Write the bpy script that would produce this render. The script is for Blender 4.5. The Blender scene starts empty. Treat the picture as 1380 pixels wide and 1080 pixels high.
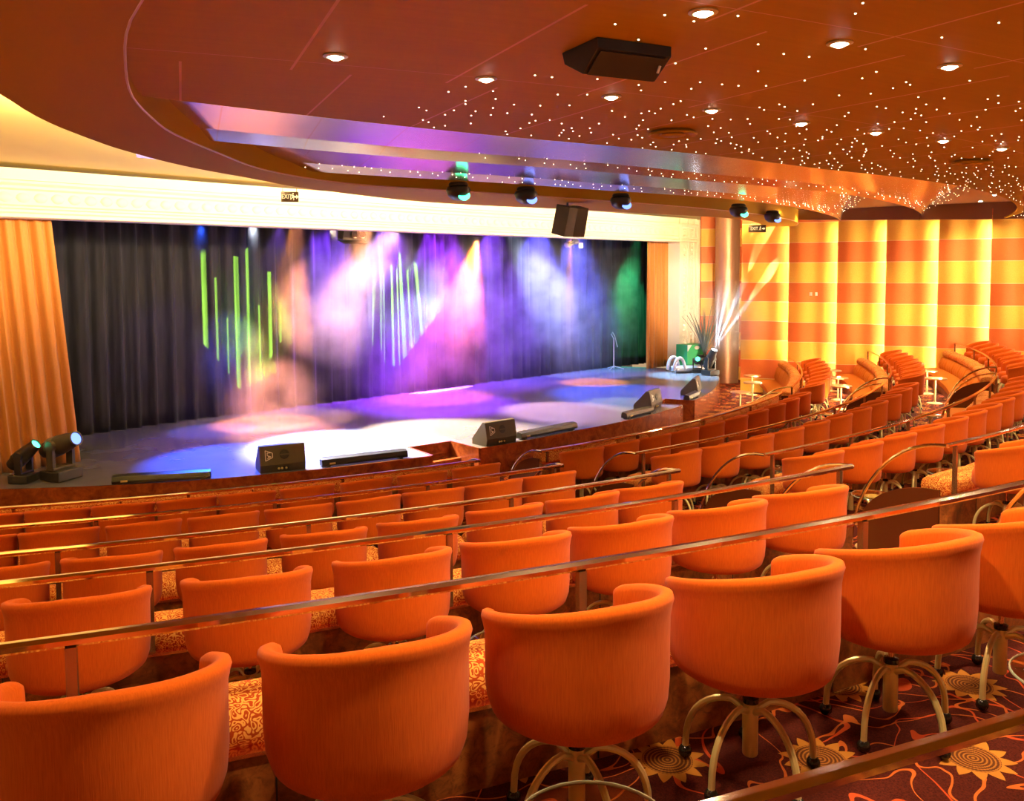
import bpy, bmesh, math, random
from mathutils import Vector, Matrix
random.seed(7)
S = bpy.context.scene
COL = S.collection
PI = math.pi
sin, cos, rad = math.sin, math.cos, math.radians

# ------------------------------------------------------------------ layout
EYE = 3.83
CX, CY = -10.684, 28.306                      # centre of the curved rows
def RK(k): return 19.12 + 2.02*(k-1)          # radius of parapet k (1 = nearest the stage)
ZT = [0.0, .326, .64, .97, 1.40, 1.84, 2.25]  # tier floors
RAIL = .806
ZS = .52                                      # stage height
def PW(R, ph, z=0.0):
    a = rad(ph); return Vector((CX+R*sin(a), CY-R*cos(a), z))
A0 = Vector((-7.51, 15.02, 0)); EU = Vector((.6725, .7401, 0)); NV = Vector((.7401, -.6725, 0))
def SP(u, v, z=0.0): return A0 + EU*u + NV*v + Vector((0, 0, z))
WN = Vector((.5803, .8144, 0)); WT = Vector((.8144, -.5803, 0)); W0 = Vector((CX, CY, 0)) + WN*9.42
def wallphi(R): return 54.51 + math.degrees(math.asin(9.42/R))
AISLE = [(32.3, 35.5), (59.6, 62.6)]

# ------------------------------------------------------------------ materials
MATS = {}
class NT:
    def __init__(s, name):
        m = bpy.data.materials.new(name); m.use_nodes = True
        s.m = m; s.t = m.node_tree; s.t.nodes.clear()
        s.out = s.t.nodes.new('ShaderNodeOutputMaterial')
    def n(s, typ, ins=None, **kw):
        nd = s.t.nodes.new(typ)
        for k, v in kw.items(): setattr(nd, k, v)
        for k, v in (ins or {}).items(): s.put(nd, k, v)
        return nd
    def put(s, nd, k, v):
        sk = nd.inputs[k]
        if isinstance(v, bpy.types.NodeSocket): s.t.links.new(v, sk)
        elif isinstance(v, bpy.types.Node): s.t.links.new(v.outputs[0], sk)
        else:
            if sk.type == 'RGBA' and len(v) == 3: v = (*v, 1)
            sk.default_value = v
    def math(s, op, a, b=None, c=None):
        nd = s.t.nodes.new('ShaderNodeMath'); nd.operation = op
        s.put(nd, 0, a)
        if b is not None: s.put(nd, 1, b)
        if c is not None: s.put(nd, 2, c)
        return nd.outputs[0]
    def coord(s, kind='Object'): return s.n('ShaderNodeTexCoord').outputs[kind]
    def mapping(s, vec, scale=(1, 1, 1), loc=(0, 0, 0)):
        return s.n('ShaderNodeMapping', {'Vector': vec, 'Scale': scale, 'Location': loc}).outputs[0]
    def noise(s, vec, scale, detail=3, rough=.5, dist=0):
        return s.n('ShaderNodeTexNoise', {'Vector': vec, 'Scale': scale, 'Detail': detail, 'Roughness': rough, 'Distortion': dist}).outputs[0]
    def ramp(s, fac, stops, interp='LINEAR'):
        nd = s.n('ShaderNodeValToRGB', {'Fac': fac}); cr = nd.color_ramp; cr.interpolation = interp
        while len(cr.elements) < len(stops): cr.elements.new(.5)
        for e, (p, c) in zip(cr.elements, stops): e.position = p; e.color = (*c, 1) if len(c) == 3 else c
        return nd.outputs[0]
    def mix(s, fac, a, b, blend='MIX'):
        nd = s.t.nodes.new('ShaderNodeMix'); nd.data_type = 'RGBA'; nd.blend_type = blend
        s.put(nd, 0, fac); s.put(nd, 6, a); s.put(nd, 7, b)
        return nd.outputs[2]
    def bump(s, h, strength=.3, dist=.01):
        return s.n('ShaderNodeBump', {'Height': h, 'Strength': strength, 'Distance': dist}).outputs[0]
    def bsdf(s, **kw):
        nd = s.t.nodes.new('ShaderNodeBsdfPrincipled')
        names = {'color': 'Base Color', 'rough': 'Roughness', 'metal': 'Metallic', 'normal': 'Normal', 'coat': 'Coat Weight', 'coatr': 'Coat Roughness',
                 'sheen': 'Sheen Weight', 'trans': 'Transmission Weight', 'ior': 'IOR', 'emit': 'Emission Color', 'estr': 'Emission Strength', 'spec': 'Specular IOR Level', 'alpha': 'Alpha'}
        for k, v in kw.items(): s.put(nd, names[k], v)
        s.t.links.new(nd.outputs[0], s.out.inputs['Surface'])
        return nd

def plain(name, color, rough=.5, metal=0, **kw):
    t = NT(name); t.bsdf(color=color, rough=rough, metal=metal, **kw); MATS[name] = t.m; return t.m
def emis(name, color, strength):
    t = NT(name); e = t.n('ShaderNodeEmission', {'Color': color, 'Strength': strength}); t.t.links.new(e.outputs[0], t.out.inputs['Surface']); MATS[name] = t.m; return t.m

def mk_velour():
    t = NT('orange_velour'); c = t.coord()
    v = t.noise(t.mapping(c, (260, 260, 16)), 1.0, 2, .5)
    w = t.noise(c, 5, 2)
    col = t.ramp(v, [(.25, (.50, .083, .004)), (.5, (.57, .100, .005)), (.8, (.63, .120, .008))])
    col = t.mix(t.math('MULTIPLY', w, .3), col, (.52, .080, .006))
    t.bsdf(color=col, rough=.9, sheen=.06, spec=.06, normal=t.bump(v, .25, .002)); return t.m
def mk_maze():
    t = NT('coral_maze_fabric'); c = t.coord()
    n = t.noise(c, 46, 0, .3, .25)
    l = t.math('ABSOLUTE', t.math('SUBTRACT', t.math('FRACT', t.math('MULTIPLY', n, 4.0)), .5))
    col = t.ramp(l, [(.20, (.72, .33, .06)), (.27, (.36, .045, .006))])
    t.bsdf(color=col, rough=.85, spec=.1); return t.m
def mk_bench():
    t = NT('tan_orange_fabric'); c = t.coord()
    n = t.noise(c, 60, 2)
    col = t.ramp(n, [(.3, (.44, .115, .010)), (.7, (.56, .17, .018))])
    t.bsdf(color=col, rough=.85, spec=.1); return t.m
def mk_burl():
    t = NT('burl_wood'); c = t.coord()
    n1 = t.noise(c, 3.5, 5, .65, 1.2); n2 = t.noise(c, 22, 4, .7, .8)
    col = t.ramp(n1, [(.3, (.09, .022, .005)), (.5, (.28, .080, .016)), (.72, (.48, .165, .032))])
    col = t.mix(t.ramp(n2, [(.45, (0, 0, 0)), (.7, (.75, .75, .75))]), col, (.06, .015, .004))
    t.bsdf(color=col, rough=.28, coat=.5, coatr=.08, spec=.5); return t.m
def mk_redburl():
    t = NT('red_burl_wood'); c = t.coord()
    n1 = t.noise(c, 4, 5, .65, 1.2); n2 = t.noise(c, 26, 4, .7)
    col = t.ramp(n1, [(.3, (.15, .025, .006)), (.7, (.36, .085, .016))])
    col = t.mix(t.ramp(n2, [(.5, (0, 0, 0)), (.75, (.6, .6, .6))]), col, (.12, .02, .005))
    t.bsdf(color=col, rough=.22, coat=.6, coatr=.06); return t.m
def mk_carpet():
    t = NT('sun_carpet'); c = t.coord()
    sx = t.n('ShaderNodeSeparateXYZ', {0: c}); X, Y = sx.outputs[0], sx.outputs[1]
    P = .62
    yr = t.math('DIVIDE', Y, P); row = t.math('FLOOR', yr)
    xr = t.math('ADD', t.math('DIVIDE', X, P), t.math('MULTIPLY', t.math('MODULO', row, 2.0), .5))
    fx = t.math('SUBTRACT', t.math('FRACT', xr), .5); fy = t.math('SUBTRACT', t.math('FRACT', yr), .5)
    r = t.math('SQRT', t.math('ADD', t.math('MULTIPLY', fx, fx), t.math('MULTIPLY', fy, fy)))
    a = t.math('ARCTAN2', fy, fx)
    tri = t.math('PINGPONG', t.math('MULTIPLY', a, 12/(2*PI)*2), 1.0)
    edge = t.math('MULTIPLY_ADD', tri, .09, .175)
    sun = t.math('LESS_THAN', r, edge); core = t.math('LESS_THAN', r, .165)
    rings = t.math('SINE', t.math('MULTIPLY', r, 250))
    dots = t.math('SINE', t.math('MULTIPLY', a, 40))
    ringm = t.math('GREATER_THAN', t.math('ADD', rings, t.math('MULTIPLY', dots, .4)), .25)
    n = t.noise(c, 2.3, 1, .4, 1.0)
    l1 = t.math('LESS_THAN', t.math('ABSOLUTE', t.math('SUBTRACT', n, .5)), .011)
    n2 = t.noise(t.mapping(c, (1, 1, 1), (7, 3, 0)), 2.9, 1, .4, 1.2)
    l2 = t.math('LESS_THAN', t.math('ABSOLUTE', t.math('SUBTRACT', n2, .52)), .010)
    base = t.ramp(t.noise(c, 160, 2), [(.3, (.030, .004, .002)), (.7, (.085, .011, .004))])
    col = t.mix(l1, base, (.42, .055, .012)); col = t.mix(l2, col, (.45, .10, .016))
    col = t.mix(sun, col, (.40, .155, .020)); col = t.mix(core, col, (.09, .026, .007))
    col = t.mix(t.math('MULTIPLY', core, ringm), col, (.30, .11, .016))
    t.bsdf(color=col, rough=.95, spec=.1); return t.m
def mk_ceiling(name, c1, c2, rough=.32, metal=.35):
    t = NT(name); c = t.coord()
    sx = t.n('ShaderNodeSeparateXYZ', {0: c})
    x = t.math('SUBTRACT', sx.outputs[0], CX); y = t.math('SUBTRACT', sx.outputs[1], CY)
    R = t.math('SQRT', t.math('ADD', t.math('MULTIPLY', x, x), t.math('MULTIPLY', y, y)))
    ph = t.math('ARCTAN2', x, t.math('MULTIPLY', y, -1.0))
    vec = t.n('ShaderNodeCombineXYZ', {0: t.math('MULTIPLY', R, 9.0), 1: t.math('MULTIPLY', ph, 8.0), 2: 0.0}).outputs[0]
    g = t.noise(vec, 2.0, 4, .6)
    col = t.mix(g, c1, c2)
    # seams between the ceiling panels, staggered ring by ring
    ring = t.math('FLOOR', t.math('DIVIDE', t.math('SUBTRACT', R, 20.3), 2.0))
    st = rad(2.55)
    f = t.math('FRACT', t.math('ADD', t.math('DIVIDE', ph, st), t.math('MULTIPLY', ring, .37)))
    w = t.math('DIVIDE', .00035, st)
    seam = t.math('LESS_THAN', t.math('ABSOLUTE', t.math('SUBTRACT', f, .5)), w)
    f2 = t.math('FRACT', t.math('DIVIDE', t.math('SUBTRACT', R, 24.55), 2.0))
    seam2 = t.math('MULTIPLY', t.math('LESS_THAN', f2, .004), t.math('GREATER_THAN', R, 23))
    col = t.mix(t.math('MAXIMUM', seam, seam2), col, (.68, .40, .17))
    t.bsdf(color=col, rough=rough, metal=metal, spec=.22 if metal else .04); return t.m
def mk_bands():
    t = NT('banded_wall_fabric'); c = t.coord()
    sx = t.n('ShaderNodeSeparateXYZ', {0: c}); z = sx.outputs[2]
    k = t.math('DIVIDE', t.math('SUBTRACT', z, 4.574), .590)
    par = t.math('LESS_THAN', t.math('FRACT', t.math('MULTIPLY', t.math('FLOOR', k), .5)), .25)   # even = gold
    n = t.noise(c, 70, 3, .7)
    gold = t.ramp(n, [(.3, (.78, .37, .035)), (.7, (.86, .47, .07))])
    red = t.ramp(n, [(.3, (.68, .135, .022)), (.7, (.77, .19, .035))])
    col = t.mix(par, red, gold)
    fr = t.math('FRACT', k)
    ln = t.math('LESS_THAN', t.math('ABSOLUTE', t.math('SUBTRACT', fr, .985)), .014)
    col = t.mix(ln, col, (.9, .55, .22))
    t.bsdf(color=col, rough=.5, spec=.3); return t.m
def mk_curtain():
    t = NT('gold_curtain_cloth'); c = t.coord()
    n = t.noise(c, 120, 2, .7)
    col = t.ramp(n, [(.3, (.44, .135, .014)), (.7, (.60, .22, .028))])
    t.bsdf(color=col, rough=.55, sheen=.4, spec=.35); return t.m
def mk_stage():
    t = NT('black_gloss_floor'); c = t.coord()
    n = t.noise(c, 1.6, 3, .5)
    col = t.ramp(n, [(.3, (.125, .12, .145)), (.7, (.15, .145, .175))])
    t.bsdf(color=col, rough=.24, spec=.5); return t.m

M = {}
M['velour'] = mk_velour(); M['maze'] = mk_maze(); M['bench'] = mk_bench(); M['burl'] = mk_burl(); M['redburl'] = mk_redburl()
M['carpet'] = mk_carpet(); M['bands'] = mk_bands(); M['curtain'] = mk_curtain(); M['stage'] = mk_stage()
M['ceil'] = mk_ceiling('copper_ceiling_panel', (.37, .205, .010), (.46, .265, .014), .6, .0)
M['band'] = mk_ceiling('copper_ceiling_band', (.62, .48, .36), (.72, .58, .45), .17, .85)
M['wing'] = plain('copper_soffit', (.42, .235, .014), .6, .0, spec=.06)
M['post'] = plain('dark_bronze', (.34, .20, .09), .22, .8)
M['edge'] = plain('lit_soffit_edge', (.75, .50, .28), .35, .3)  # paler copper standing in for light caught on the soffit edge
M['soffit'] = plain('brown_soffit', (.20, .075, .014), .5)
M['cream'] = plain('cream_plaster', (.90, .71, .26), .6)
M['cornice'] = plain('ivory_moulding', (.88, .80, .60), .5)
M['brass'] = plain('polished_brass', (.92, .83, .66), .09, 1.0)
M['satin'] = plain('satin_champagne_metal', (.66, .55, .22), .30, .35)
M['copper'] = plain('copper_tube', (.85, .42, .25), .18, 1.0)
M['black'] = plain('black_plastic', (.018, .016, .014), .35)
M['blackmet'] = plain('black_gloss_ball', (.012, .010, .008), .12)
M['cab'] = plain('black_speaker_paint', (.055, .042, .026), .55)
M['grille'] = plain('dark_grille', (.010, .008, .007), .6)
M['bronze'] = plain('bronze_mirror', (.46, .24, .13), .42, .7)
M['white'] = plain('white_paint', (.85, .82, .75), .5)
M['silver'] = plain('silver_tube', (.72, .70, .78), .25, .7)
M['green'] = plain('green_case', (.03, .40, .13), .5)
M['leaf'] = plain('dark_leaf', (.05, .05, .015), .5)
M['signdark'] = plain('sign_brown', (.07, .035, .010), .4)
M['darkwood'] = plain('dark_wood_panel', (.10, .022, .005), .25, 0, coat=.5, coatr=.06)
M['beige'] = plain('wood_top_table', (.50, .25, .09), .3)
t_ = NT('backdrop_velvet'); c_ = t_.coord(); n_ = t_.noise(t_.mapping(c_, (6, 6, .6)), 2, 3)
t_.bsdf(color=t_.ramp(n_, [(.3, (.007, .006, .012)), (.7, (.018, .016, .028))]), rough=.75, sheen=.05, spec=.2); M['backdrop'] = t_.m
t_ = NT('table_glass')
g_ = t_.n('ShaderNodeBsdfGlass', {'Color': (.93, .95, .85), 'Roughness': 0.0, 'IOR': 1.45})
tr_ = t_.n('ShaderNodeBsdfTransparent', {'Color': (.90, .90, .78)})
gl_ = t_.n('ShaderNodeBsdfGlossy', {'Color': (1, 1, 1), 'Roughness': .03})
fr_ = t_.n('ShaderNodeMath', {0: t_.math('POWER', t_.n('ShaderNodeLayerWeight', {'Blend': .5}).outputs['Facing'], 4.0), 1: .55, 2: .03}, operation='MULTIPLY_ADD')
mx_ = t_.n('ShaderNodeMixShader', {0: fr_.outputs[0], 1: tr_.outputs[0], 2: gl_.outputs[0]})
t_.t.links.new(mx_.outputs[0], t_.out.inputs['Surface']); M['glass'] = t_.m
M['glassrim'] = plain('glass_rim', (.35, .36, .24), .1, .5)
M['lamp'] = emis('downlight_lens', (1, .86, .70), 40)
M['star'] = emis('fibre_star', (1, .80, .50), 9)
M['tube'] = emis('warm_tube', (1, .84, .55), 150)
M['e_blue'] = emis('blue_lens', (.15, .25, 1), 3); M['e_green'] = emis('green_lens', (.05, 1, .45), 8)
M['e_white'] = emis('white_lens', (.75, .85, 1), 40); M['e_orange'] = emis('orange_lens', (1, .55, .10), 30)
M['e_sign'] = emis('sign_letters', (1, .75, .35), 1.6)

# ------------------------------------------------------------------ mesh builder
class MB:
    def __init__(s): s.v = []; s.f = []
    def add(s, vs, fs):
        o = len(s.v); s.v += [tuple(v) for v in vs]; s.f += [tuple(o+i for i in f) for f in fs]; return s
    def box(s, c, size, rz=0.0, rx=0.0):
        hx, hy, hz = [d/2 for d in size]
        m = Matrix.Translation(Vector(c)) @ Matrix.Rotation(rz, 4, 'Z') @ Matrix.Rotation(rx, 4, 'X')
        vs = [m @ Vector((x, y, z)) for x in (-hx, hx) for y in (-hy, hy) for z in (-hz, hz)]
        return s.add(vs, [(0, 1, 3, 2), (4, 6, 7, 5), (0, 4, 5, 1), (2, 3, 7, 6), (0, 2, 6, 4), (1, 5, 7, 3)])
    def prism(s, pts, a, b, m=None):
        """polygon pts in (y,z), extruded along x from a to b"""
        n = len(pts); vs = [Vector((a, y, z)) for y, z in pts]+[Vector((b, y, z)) for y, z in pts]
        if m: vs = [m @ v for v in vs]
        return s.add(vs, [tuple(range(n)), tuple(reversed(range(n, 2*n)))]+[(i, n+i, n+(i+1) % n, (i+1) % n) for i in range(n)])
    def slab(s, pts, z0, z1):
        n = len(pts); vs = [(p[0], p[1], z0) for p in pts]+[(p[0], p[1], z1) for p in pts]
        return s.add(vs, [tuple(reversed(range(n))), tuple(range(n, 2*n))]+[(i, (i+1) % n, n+(i+1) % n, n+i) for i in range(n)])
    def grid(s, rows, closed_u=False, caps=False):
        """rows: list of rings of points; closed_u closes every ring"""
        n = len(rows[0]); vs = [p for r in rows for p in r]; fs = []
        for i in range(len(rows)-1):
            for j in range(n if closed_u else n-1):
                k = (j+1) % n; fs.append((i*n+j, i*n+k, (i+1)*n+k, (i+1)*n+j))
        if caps: fs += [tuple(reversed(range(n))), tuple((len(rows)-1)*n+j for j in range(n))]
        return s.add(vs, fs)
    def tube(s, path, r, seg=8, caps=True):
        path = [Vector(p) for p in path]; rows = []; up = None
        for i, p in enumerate(path):
            d = (path[min(i+1, len(path)-1)]-path[max(i-1, 0)]).normalized()
            if up is None: up = Vector((0, 0, 1)) if abs(d.z) < .9 else Vector((0, 1, 0))
            sd = d.cross(up).normalized(); up = sd.cross(d).normalized()
            rr = r[i] if isinstance(r, (list, tuple)) else r
            rows.append([p+sd*rr*cos(2*PI*j/seg)+up*rr*sin(2*PI*j/seg) for j in range(seg)])
        return s.grid(rows, True, caps)
    def lathe(s, prof, seg=20, c=(0, 0, 0), m=None, caps=True):
        rows = [[Vector(c)+Vector((r*cos(2*PI*j/seg), r*sin(2*PI*j/seg), z)) for j in range(seg)] for r, z in prof]
        if m: rows = [[m @ p for p in r] for r in rows]
        return s.grid(rows, True, caps)
    def arc(s, prof, phis):
        """closed profile [(R,z)] swept about the row centre"""
        return s.grid([[PW(R, ph, z) for R, z in prof] for ph in phis], True, True)
    def sphere(s, c, r, seg=10, rings=6, sc=(1, 1, 1)):
        prof = [(r*sin(PI*i/rings)+1e-5, -r*cos(PI*i/rings)) for i in range(rings+1)]
        m = Matrix.Translation(Vector(c)) @ Matrix.Diagonal((*sc, 1))
        return s.lathe(prof, seg, m=m)
    def build(s, name, mat, parent=None, smooth=True, angle=40, bevel=0):
        me = bpy.data.meshes.new(name); me.from_pydata(s.v, [], s.f); me.validate(); 
        bm = bmesh.new(); bm.from_mesh(me); bmesh.ops.recalc_face_normals(bm, faces=bm.faces[:])
        if bevel:
            es = [e for e in bm.edges if len(e.link_faces) == 2 and e.calc_face_angle(0) > rad(35)]
            bmesh.ops.bevel(bm, geom=es, offset=bevel, segments=2, affect='EDGES', profile=.6)
        bm.to_mesh(me); bm.free()
        me.materials.append(mat)
        if smooth:
            for p in me.polygons: p.use_smooth = True
            me.set_sharp_from_angle(angle=rad(angle))
        o = bpy.data.objects.new(name, me); COL.objects.link(o)
        if parent is not None: o.parent = parent
        return o
def at(m, vs): return [m @ Vector(v) for v in vs]
def tag(o, label=None, cat=None, group=None, kind=None):
    for k, v in (('label', label), ('category', cat), ('group', group), ('kind', kind)):
        if v: o[k] = v
    return o
def thing(name, label, cat, loc=(0, 0, 0), rz=0.0, group=None):
    o = bpy.data.objects.new(name, None); COL.objects.link(o); o.empty_display_size = .1
    o.location = loc; o.rotation_euler = (0, 0, rz); return tag(o, label, cat, group)
KIDS = {}
def copy_tree(o, parent=None):
    c = o.copy(); COL.objects.link(c)
    if parent is not None: c.parent = parent
    if o.name not in KIDS: KIDS[o.name] = list(o.children)
    for ch in KIDS[o.name]: copy_tree(ch, c)
    return c
def struct(o): o['kind'] = 'structure'; return o
def frange(a, b, step):
    n = max(1, int(math.ceil(abs(b-a)/step))); return [a+(b-a)*i/n for i in range(n+1)]
ORD = 'first second third fourth fifth sixth seventh eighth ninth tenth eleventh twelfth thirteenth fourteenth'.split()

def ptop(k, i): return ZT[k]+((.62 if i < 2 else .54) if k == 1 else (.44 if i == 2 and k < 4 else .32))
# ------------------------------------------------------------------ floors, parapets
def seg_ranges(k):
    """the three blocks of parapet k"""
    w = wallphi(RK(k))
    return [('left block', 9.0 if k < 4 else 12.0, AISLE[0][0]), ('middle block', AISLE[0][1], AISLE[1][0]), ('right block', AISLE[1][1], w-.4)]
struct(MB().slab([PW(8, a) for a in frange(-6, 100, 4)]+[PW(20.0, a) for a in frange(100, -6, 4)], -.15, 0).build('floor', M['carpet'], smooth=False))
for k in range(1, 7):
    r1 = RK(k+1)+.2 if k < 6 else 33.5
    ph = frange(-4, wallphi(RK(k))+2, 2)
    struct(MB().arc([(RK(k)-.02, -.1), (RK(k)-.02, ZT[k]), (r1, ZT[k]), (r1, -.1)], ph).build('floor', M['carpet'], smooth=False))
    for a, b in AISLE:                                   # half-height aisle steps
        zz = (ZT[k]+ZT[k-1])/2
        struct(MB().arc([(RK(k)-.34, ZT[k-1]-.02), (RK(k)-.34, zz), (RK(k)-.01, zz), (RK(k)-.01, ZT[k-1]-.02)], frange(a+.05, b-.05, .5)).build('floor_step', M['carpet'], smooth=False))
for k in range(1, 7):
    for i, (nm, a, b) in enumerate(seg_ranges(k)):
        top = ptop(k, i); R = RK(k)
        w = struct(MB().arc([(R-.05, ZT[k-1]), (R-.05, top), (R+.02, top), (R+.02, ZT[k]-.02), (R-.03, ZT[k]-.02), (R-.03, ZT[k-1])], frange(a, b, .8)).build('wall_parapet', M['burl'], smooth=False))
        MB().arc([(R-.055, top), (R-.055, top+.015), (R+.035, top+.015), (R+.035, top)], frange(a, b, .8)).build('ledge', M['copper'], w, smooth=False)
        for q in frange(a+1.2, b-.4, 2.9):               # dark upright joints of the panelling
            MB().arc([(R+.018, ZT[k]+.005), (R+.018, top-.005), (R+.0235, top-.005), (R+.0235, ZT[k]+.005)], [q, q+.012*57/R*.5]).build('joint', M['black'], w, smooth=False)

# ------------------------------------------------------------------ rails
RN = ['', 'first from the stage', 'second from the stage', 'third from the stage', 'fourth from the stage', 'fifth from the stage', 'nearest, at the bottom edge']
def arch(MBo, R, ph, zr, zl, dR=.95, r=.017):
    pts = [PW(R-dR*sin(t), ph, zl+(zr-zl)*cos(t)) for t in [PI/2*i/14 for i in range(15)]]
    return MBo.tube(pts, r, 8)
for k in range(1, 7):
    for i, (nm, a, b) in enumerate(seg_ranges(k)):
        if k == 6 and i > 0: continue
        R = RK(k); zr = ZT[k]+RAIL-(.018 if k == 6 else 0); top = ptop(k, i)+.015
        t = thing('brass_handrail', 'long polished brass handrail, %s, %s' % (nm, RN[k]), 'handrail', PW(R, (a+b)/2, top), 0, 'brass handrails on the low walls')
        inv = Matrix.Translation(-Vector(t.location))
        if k == 6: a, b = 14.0, 31.0
        rail = MB(); h, w = (.021, .024) if k < 6 else (.015, .019)
        ring = [(R+w*cos(q), zr+h*sin(q)) for q in [PI/8+PI/4*j for j in range(8)]]
        rail.arc(ring, frange(a, b, .5))
        rail.v = at(inv, rail.v); rail.build('rail', M['brass'], t, angle=20)
        step = 1.62/R*57.3
        n = max(2, int((b-a)/step))
        for q in ([a+.35+(b-a-.7)*j/n for j in range(n+1)] if (k, i) != (5, 0) else [13.2, 16.7, 19.9, 23.75, 27.0, 31.6]):
            p = PW(R, q, 0); pm = MB().box((p.x, p.y, (zr+top)/2-.01), (.034, .034, zr-top-.02), rad(q))
            pm.v = at(inv, pm.v); pm.build('post', M['post'], t, smooth=False)
        if k < 6:
            ends = ([b] if i < 2 else [])+([a] if i > 0 else [])
            for q in ends:
                am = arch(MB(), R, q, zr, ZT[k-1]+.0)
                am.v = at(inv, am.v); am.build('end_arch', M['brass'], t)

# ------------------------------------------------------------------ banquettes
TN = ['lowest level by the stage', 'second level up', 'third level up', 'fourth level up', 'fifth level up', 'level of the nearest chairs']
for tr in range(6):
    k = tr+1; R = RK(k)-.06; z0 = ZT[tr]; zt = ZT[k]+.485
    for i, (nm, a, b) in enumerate(seg_ranges(k)):
        zt = ptop(k, i)+.165
        if tr == 5: continue
        a2, b2 = a+.12, b-.12
        loc = PW(R-.4, (a+b)/2, z0)
        t = thing('banquette', 'curved upholstered banquette, %s, %s' % (nm, TN[tr]), 'banquette', loc, 0, 'curved banquettes against the low walls')
        inv = Matrix.Translation(-loc)
        def part(name, prof, ph, mat, ang=50):
            m = MB().arc(prof, ph); m.v = at(inv, m.v); return m.build(name, mat, t, angle=ang)
        ph = frange(a2, b2, .7)
        part('plinth', [(R-.66, z0+.003), (R-.66, z0+.24), (R, z0+.24), (R, z0+.003)], ph, M['burl'])
        part('seat_cushion', [(R-.74, z0+.24), (R-.76, z0+.30), (R-.76, z0+.38), (R-.70, z0+.43), (R-.30, z0+.45), (R-.10, z0+.44), (R-.10, z0+.24)], ph, M['bench'])
        cush = M['maze']
        n = max(1, int(round((b2-a2)*PI/180*R/.80)))
        zc = zt-.19
        for j in range(n):
            q0 = a2+(b2-a2)*j/n+.05; q1 = a2+(b2-a2)*(j+1)/n-.05
            if tr == 5 and j > 0: continue
            # one back cushion, ribbed and pinched in at both of its ends
            rows = []
            for f in [w/24 for w in range(25)]:
                sc = {0: .80, 1: .97}.get(min(round(f*24), 24-round(f*24)), 1.0)
                rb = .022 if round(f*24) in (8, 16) else (.006 if round(f*24) in (7, 9, 15, 17) else 0)
                prof = [(R-.32+rb, z0+.42), (R-.34+rb, z0+.56), (R-.27+rb, zc-.02), (R-.20, zc), (R-.02, zc), (R-.02, z0+.42)]
                cxp = R-.10; czp = (z0+.42+zc)/2
                rows.append([PW(cxp+(r_-cxp)*sc, q0+(q1-q0)*f, czp+(z_-czp)*(.5+.5*sc)) for r_, z_ in prof])
            m = MB().grid(rows, True, True); m.v = at(inv, m.v); m.build('back_cushion', M['bench'], t, angle=60)
            rows = []
            for f in (0, .02, .06, .14, .5, .86, .94, .98, 1):
                sc = {0: .72, .02: .88, .06: .97}.get(round(min(f, 1-f), 2), 1.0)
                cxp = R-.095; czp = zt-.105
                prof = [(cxp+.15*cos(u)*(1 if cos(u) < 0 else .95), czp+.105*math.copysign(abs(sin(u))**.8, sin(u))) for u in [2*PI*w/14 for w in range(14)]]
                rows.append([PW(cxp+(r_-cxp)*sc, q0+(q1-q0)*f, czp+(z_-czp)*sc) for r_, z_ in prof])
            m = MB().grid(rows, True, True); m.v = at(inv, m.v); m.build('bolster', cush, t, angle=60)
        for q, on in ((a, i > 0), (b, i < 2)):            # quarter-round end panels at the aisles
            if not on: continue
            pr = [(R, z0+.003), (R, zt-.10)]+[(R-.80*sin(u), z0+.30+(zt-.10-z0-.30)*cos(u)) for u in [PI/2*w/10 for w in range(1, 11)]]+[(R-.80, z0+.003)]
            dq = .05 if q == a else -.05
            m = MB().arc(pr, [q, q+dq]); m.v = at(inv, m.v); m.build('end_panel', M['darkwood'], t, smooth=False)

# ------------------------------------------------------------------ tub chairs
def make_chair():
    t = thing('tub_chair', '', 'chair')
    prof = [(.262, .47), (.285, .455), (.305, .47), (.318, .51), (.324, .58), (.324, .72), (.325, .78), (.331, .815), (.337, .838), (.332, .856), (.315, .862), (.294, .857), (.284, .838), (.279, .78), (.274, .60), (.27, .50)]
    mid = .300; rows = []
    half = 116; tip = 9
    angs = [-half-tip+tip*(1-cos(PI/2*i/5)) if False else -half-tip*cos(PI/2*i/5) for i in range(5)]+frange(-half, half, 9)+[half+tip*sin(PI/2*i/5) for i in range(1, 6)]
    for a in angs:
        ex = max(0, abs(a)-half)/tip; sc = math.sqrt(max(0.0, 1-ex*ex))*.98+.02
        zr = .06-.125*(abs(a)/half)**1.6
        rows.append([Vector(((mid+(r-mid)*sc)*sin(rad(a)), -(mid+(r-mid)*sc)*cos(rad(a)), .66+(z-.66)*(.90+.10*sc)+zr*max(0, min(1, (z-.52)/.3)))) for r, z in prof])
    MB().grid(rows, True, True).build('backrest_shell', M['velour'], t, angle=70)
    MB().lathe([(.02, .455), (.262, .455), (.282, .475), (.283, .56), (.270, .595), (.22, .612), (.01, .62)], 28).build('seat_cushion', M['velour'], t, angle=60)
    MB().lathe([(.012, .30), (.012, .46)], 12).build('gas_column', M['copper'], t)
    MB().lathe([(.022, .296), (.031, .296), (.031, .316), (.020, .321)], 16).build('collar', M['blackmet'], t)
    MB().lathe([(.027, .085), (.030, .09), (.030, .265), (.026, .285), (.026, .298)], 16).build('hub', M['satin'], t)
    for i in range(5):
        a = rad(-90+72*i); d = Vector((cos(a), sin(a), 0))
        pts = [d*.022+Vector((0, 0, .265))]
        for j in range(10):
            u = PI/2*j/9; pts.append(d*(.075+.185*sin(u))+Vector((0, 0, .07+.222*cos(u)**.9)))
        pts.append(d*.262+Vector((0, 0, .045)))
        leg = MB().tube(pts, .0135, 8).build('leg', M['satin'], t)
        MB().sphere(d*.262+Vector((0, 0, .029)), .028, 12, 8).build('foot_ball', M['blackmet'], leg)
    return t
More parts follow.
